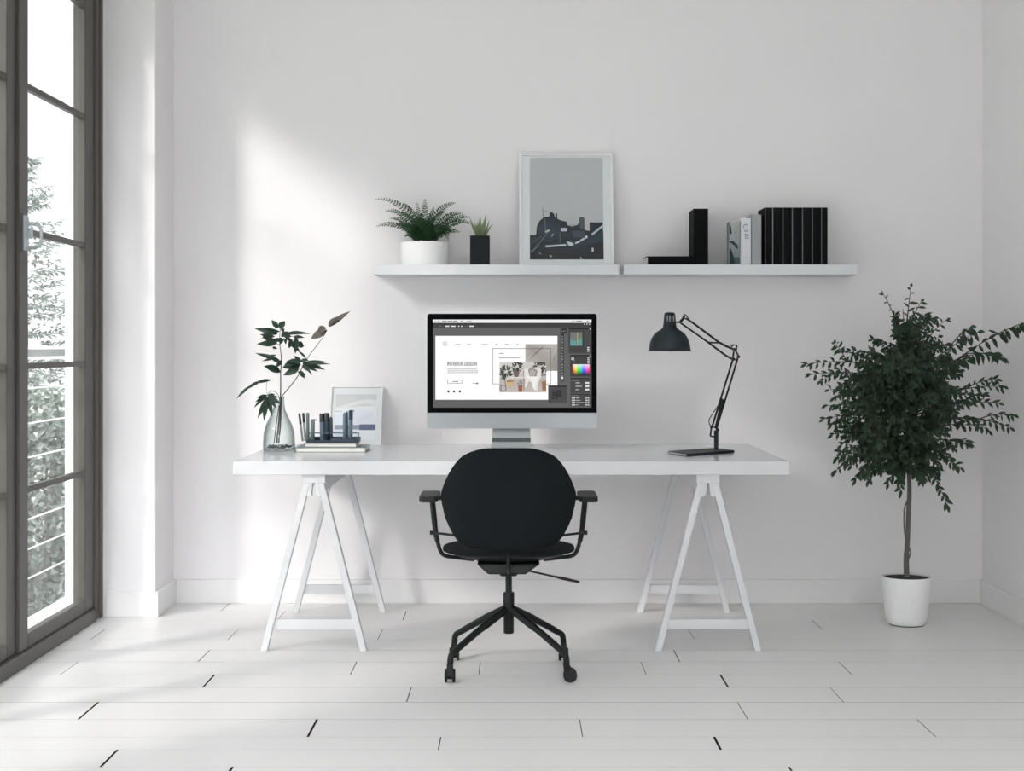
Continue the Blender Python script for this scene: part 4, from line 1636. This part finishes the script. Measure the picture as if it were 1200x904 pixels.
# ================================================================== POTTED TREE
TY = 6.42
tc_ = P(1062.3, 676, TY)
t = thing('potted_tree', 'leafy indoor tree with thin trunk in a white pot, corner by the right wall', 'plant', (tc_.x, TY, 0))
k = TY / F
bm = new()
lathe(bm, [(0, .004), (20.5 * k, .004), (22.5 * k, .010), (24.2 * k, .03), (26.2 * k, .09), (27.6 * k, .15), (28.3 * k, .206), (27.9 * k, .2085), (27.3 * k, .207), (27.0 * k, .185), (0, .185)], (tc_.x, TY, 0), 56)
obj('pot', bm, M['ceramic'], t, smooth=40)
bm = new()
lathe(bm, [(0, 0), (20 * k, 0), (20 * k, .004), (0, .004)], (tc_.x, TY, 0), 40)
obj('pot_base', bm, M['darkplate'], t)
bm = new()
lathe(bm, [(0, .186), (26.9 * k, .186), (26.9 * k, .2), (0, .204)], (tc_.x, TY, 0), 40)
obj('soil', bm, M['soil'], t, smooth=40)


def tp(px, py, dy=0):
    return P(px, py, TY + dy)


bm = new()
main = smoothpath([tp(1062.7, 679), tp(1062, 656), tp(1063.3, 636), tp(1064.7, 600), tp(1065.7, 572), tp(1064, 530), tp(1066, 480), tp(1062, 430), tp(1060, 390), tp(1058, 362)], 5)
n = len(main)
tube(bm, main, [.0125 * (1 - .55 * i / (n - 1)) if i < n * .6 else .0125 * .67 * (1 - (i / (n - 1) - .6) / .46) for i in range(n)], 10)
tube(bm, smoothpath([tp(1063, 640, -.005), tp(1060, 624, -.008), tp(1059.4, 605, -.008), tp(1060.5, 594, -.006), tp(1064, 586)], 5), [.003] * 11 + [.0035] * 10, 8)
tube(bm, smoothpath([tp(1063, 661, -.006), tp(1066, 652, -.008), tp(1066.8, 646, -.008), tp(1063.5, 638, -.004)], 5), .003, 8)
obj('trunk', bm, M['bark'], t, smooth=60)
bl = new()
bb = new()
r = random.Random(31)
XMAX = RX - .012


def ok(v):
    return v.x < XMAX and v.y < WY - .02


def spray(p0, p1, sag, nl, size, rad=.0028, droop=0.):
    """a twig from p0 to p1 with leaves set alternately along it"""
    pm = (p0 + p1) / 2 + Vector((0, 0, sag))
    N = 10
    pts = [p0 * (1 - s) ** 2 + pm * 2 * s * (1 - s) + p1 * s * s for s in [i / N for i in range(N + 1)]]
    tube(bb, pts, [rad * (1 - .75 * i / N) for i in range(N + 1)], 5)
    for i in range(nl):
        s = .22 + .78 * (i + .5) / nl
        p = p0 * (1 - s) ** 2 + pm * 2 * s * (1 - s) + p1 * s * s
        tg = (p1 - p0).normalized() * (1 - s) + (p1 - pm).normalized() * s
        up = Vector((0, 0, 1))
        sd = tg.cross(Vector((r.uniform(-.5, .5), -1, r.uniform(-.3, .3)))).normalized()
        q = 1 if i % 2 else -1
        d = (sd * q * r.uniform(.5, .95) + tg * r.uniform(.35, .9) + up * (r.uniform(-.75, -.05) - droop) + Vector((0, r.uniform(-.5, .5), 0))).normalized()
        l = size * r.uniform(.75, 1.2)
        e = p + d * l
        if ok(e) and ok(p):
            leaf(bl, p, e, l * r.uniform(.32, .44), (r.uniform(-.7, .7), -1, r.uniform(-.3, .9)), fold=r.uniform(.05, .35), bend=r.uniform(.02, .14), n=4, peak=.85)
    e = p1 + (p1 - pm).normalized() * size * .8 + Vector((0, 0, -.3 * size))
    if ok(e):
        leaf(bl, p1, e, size * .4, (0, -1, .4), n=4)
    return pts


def limb(px, py, oy, dy, sag=.03, nl=16, size=.034, nsub=4):
    """a limb from the leader at height oy (px) out to the traced tip"""
    j = min(range(len(main)), key=lambda i: abs(main[i].z - tp(0, oy).z))
    p0, p1 = main[j], tp(px, py, dy)
    if p1.x > XMAX - .02:
        p1.x = XMAX - .02
    pts = spray(p0, p1, sag, nl, size, .004, .7 if size > .041 else .1)
    for q in range(nsub):
        s = pts[3 + int(q * 6 / max(nsub, 1))]
        d = p1 - p0
        l = d.length * r.uniform(.25, .45)
        v = (d.normalized() + Vector((r.uniform(-.7, .7), r.uniform(-1, 1), r.uniform(-.7, .6)))).normalized() * l
        e = s + v
        if ok(e):
            spray(s, e, .02, int(6 + l * 34), size, .0028, .5 if size > .041 else .1)


Z = lambda u, v: (930 + u / 3.348, 330 + v / 3.348)
for (u, v, oy, dy, sg, nl, sz, ns) in (
        (460, 22, 395, 0, .0, 9, .034, 0), (350, 45, 405, .0, .03, 9, .02, 0), (500, 80, 400, -.03, .02, 10, .034, 0), (395, 130, 420, -.02, .02, 14, .03, 2), (600, 150, 440, -.05, .06, 12, .028, 1), (540, 150, 420, -.02, .03, 16, .03, 2),
        (890, 165, 470, -.10, .07, 26, .050, 3), (785, 280, 455, -.12, .09, 14, .048, 1), (720, 200, 450, -.14, .04, 14, .046, 2),
        (820, 412, 480, .04, .06, 24, .034, 2), (800, 476, 490, -.12, .05, 18, .034, 2), (845, 572, 500, -.06, .08, 26, .036, 3), (720, 570, 510, .1, .05, 16, .034, 3),
        (680, 640, 525, -.14, .04, 18, .032, 3), (652, 728, 530, -.08, .05, 14, .032, 2), (600, 872, 530, -.06, .10, 22, .040, 1), (555, 700, 540, -.2, .03, 16, .034, 2),
        (372, 790, 540, -.10, .05, 14, .034, 1), (245, 775, 520, -.06, .08, 22, .034, 4), (165, 745, 515, .04, .07, 22, .032, 3), (155, 600, 505, .06, .05, 16, .034, 2), (300, 700, 530, -.2, .05, 18, .034, 4),
        (120, 540, 490, -.06, .04, 18, .032, 2), (130, 488, 480, .1, .03, 18, .03, 3), (140, 425, 465, -.1, .03, 18, .03, 3), (65, 366, 450, .0, .05, 20, .03, 2), (50, 325, 440, -.05, .06, 24, .034, 2),
        (220, 272, 430, -.08, .03, 16, .032, 3), (312, 230, 425, .06, .03, 12, .03, 2), (330, 300, 430, -.2, .03, 16, .034, 3)):
    x, y = Z(u, v)
    limb(x, y, oy, dy, sg, nl, sz, ns)
for (u, v, oy, dy, sg, nl, sz, ns) in ((200, 690, 515, -.15, .05, 18, .034, 3), (230, 720, 525, .12, .05, 18, .034, 3), (280, 760, 540, -.16, .04, 16, .032, 3), (190, 640, 505, .0, .05, 16, .034, 3),
                                       (330, 745, 545, .1, .04, 14, .034, 3), (420, 770, 550, -.2, .03, 12, .034, 2), (500, 780, 550, .05, .03, 14, .034, 3), (560, 760, 545, -.1, .04, 14, .034, 3),
                                       (620, 690, 530, .08, .04, 16, .032, 3), (590, 250, 440, .1, .03, 16, .032, 3), (650, 350, 465, -.05, .03, 18, .034, 3), (680, 480, 495, .08, .03, 18, .034, 3)):
    x, y = Z(u, v)
    limb(x, y, oy, dy, sg, nl, sz, ns)
# the dense heart of the crown: limbs towards and away from the viewer
for i in range(96):
    a = r.uniform(0, 2 * math.pi)
    u = 400 + 240 * math.cos(a) * math.sqrt(r.uniform(.05, 1))
    v = 480 + 225 * math.sin(a) * math.sqrt(r.uniform(.05, 1))
    x, y = Z(u, v)
    dy = r.uniform(-.34, .30) * (1 - .3 * abs(math.cos(a)))
    limb(x, y, min(y + 20, 560), dy, .03, 12, .034, 3)
for i in range(14):
    x, y = Z(r.uniform(300, 520), r.uniform(330, 560))
    limb(x, y, min(y + 15, 560), r.uniform(-.28, -.12), .03, 12, .034, 3)
for i in range(16):
    x, y = Z(r.uniform(380, 560), r.uniform(140, 280))
    limb(x, y, y + 30, r.uniform(-.15, .15), .02, 10, .032, 2)
obj('branches', bb, M['twig'], t)
obj('foliage', bl, M['fleaf'], t, normals=False)

# ================================================================== LIGHT AND CAMERA
w = bpy.data.worlds.new('daylight')
bpy.context.scene.world = w
w.use_nodes = True
bg = w.node_tree.nodes['Background']
bg.inputs['Color'].default_value = (.965, .98, 1.0, 1)
nt = w.node_tree                                            # hazy sky with a bright lobe added behind the camera
tc = nt.nodes.new('ShaderNodeTexCoord')
dp = nt.nodes.new('ShaderNodeVectorMath')
dp.operation = 'DOT_PRODUCT'
dp.inputs[1].default_value = Vector((.22, -.72, .69)).normalized()
mr = nt.nodes.new('ShaderNodeMapRange')
mr.interpolation_type = 'SMOOTHSTEP'
mr.inputs['From Min'].default_value = .77
mr.inputs['From Max'].default_value = 1
mr.inputs['To Min'].default_value = SKY0
mr.inputs['To Max'].default_value = SKY1
nt.links.new(tc.outputs['Generated'], dp.inputs[0])
nt.links.new(dp.outputs['Value'], mr.inputs['Value'])
nt.links.new(mr.outputs['Result'], bg.inputs['Strength'])

sd = bpy.data.lights.new('sun', 'SUN')
sd.energy = SUN
sd.angle = math.radians(10)
sd.color = (1, .975, .945)
so = bpy.data.objects.new('sun', sd)
COL.objects.link(so)
so.location = (-6, -4, 8)
so.rotation_euler = Vector((.95, 1.0, -.66)).to_track_quat('-Z', 'Y').to_euler()

cd = bpy.data.cameras.new('camera')
cam = bpy.data.objects.new('camera', cd)
COL.objects.link(cam)
cam.location = (0, 0, EYE)
cam.rotation_euler = (math.radians(90), 0, 0)
cd.sensor_width = 36
cd.lens = 36 * F / 1200
cd.shift_x = -(CX - 600) / 1200
cd.shift_y = -(452 - CY) / 1200
cd.clip_start = .05
sc = bpy.context.scene
sc.camera = cam
sc.view_settings.view_transform = 'Standard'
sc.view_settings.look = 'None'
sc.view_settings.gamma = 1
sc.view_settings.use_curve_mapping = False
sc.view_settings.exposure = EXPO
sc.cycles.max_bounces = 12
sc.cycles.diffuse_bounces = 8
sc.cycles.transparent_max_bounces = 24
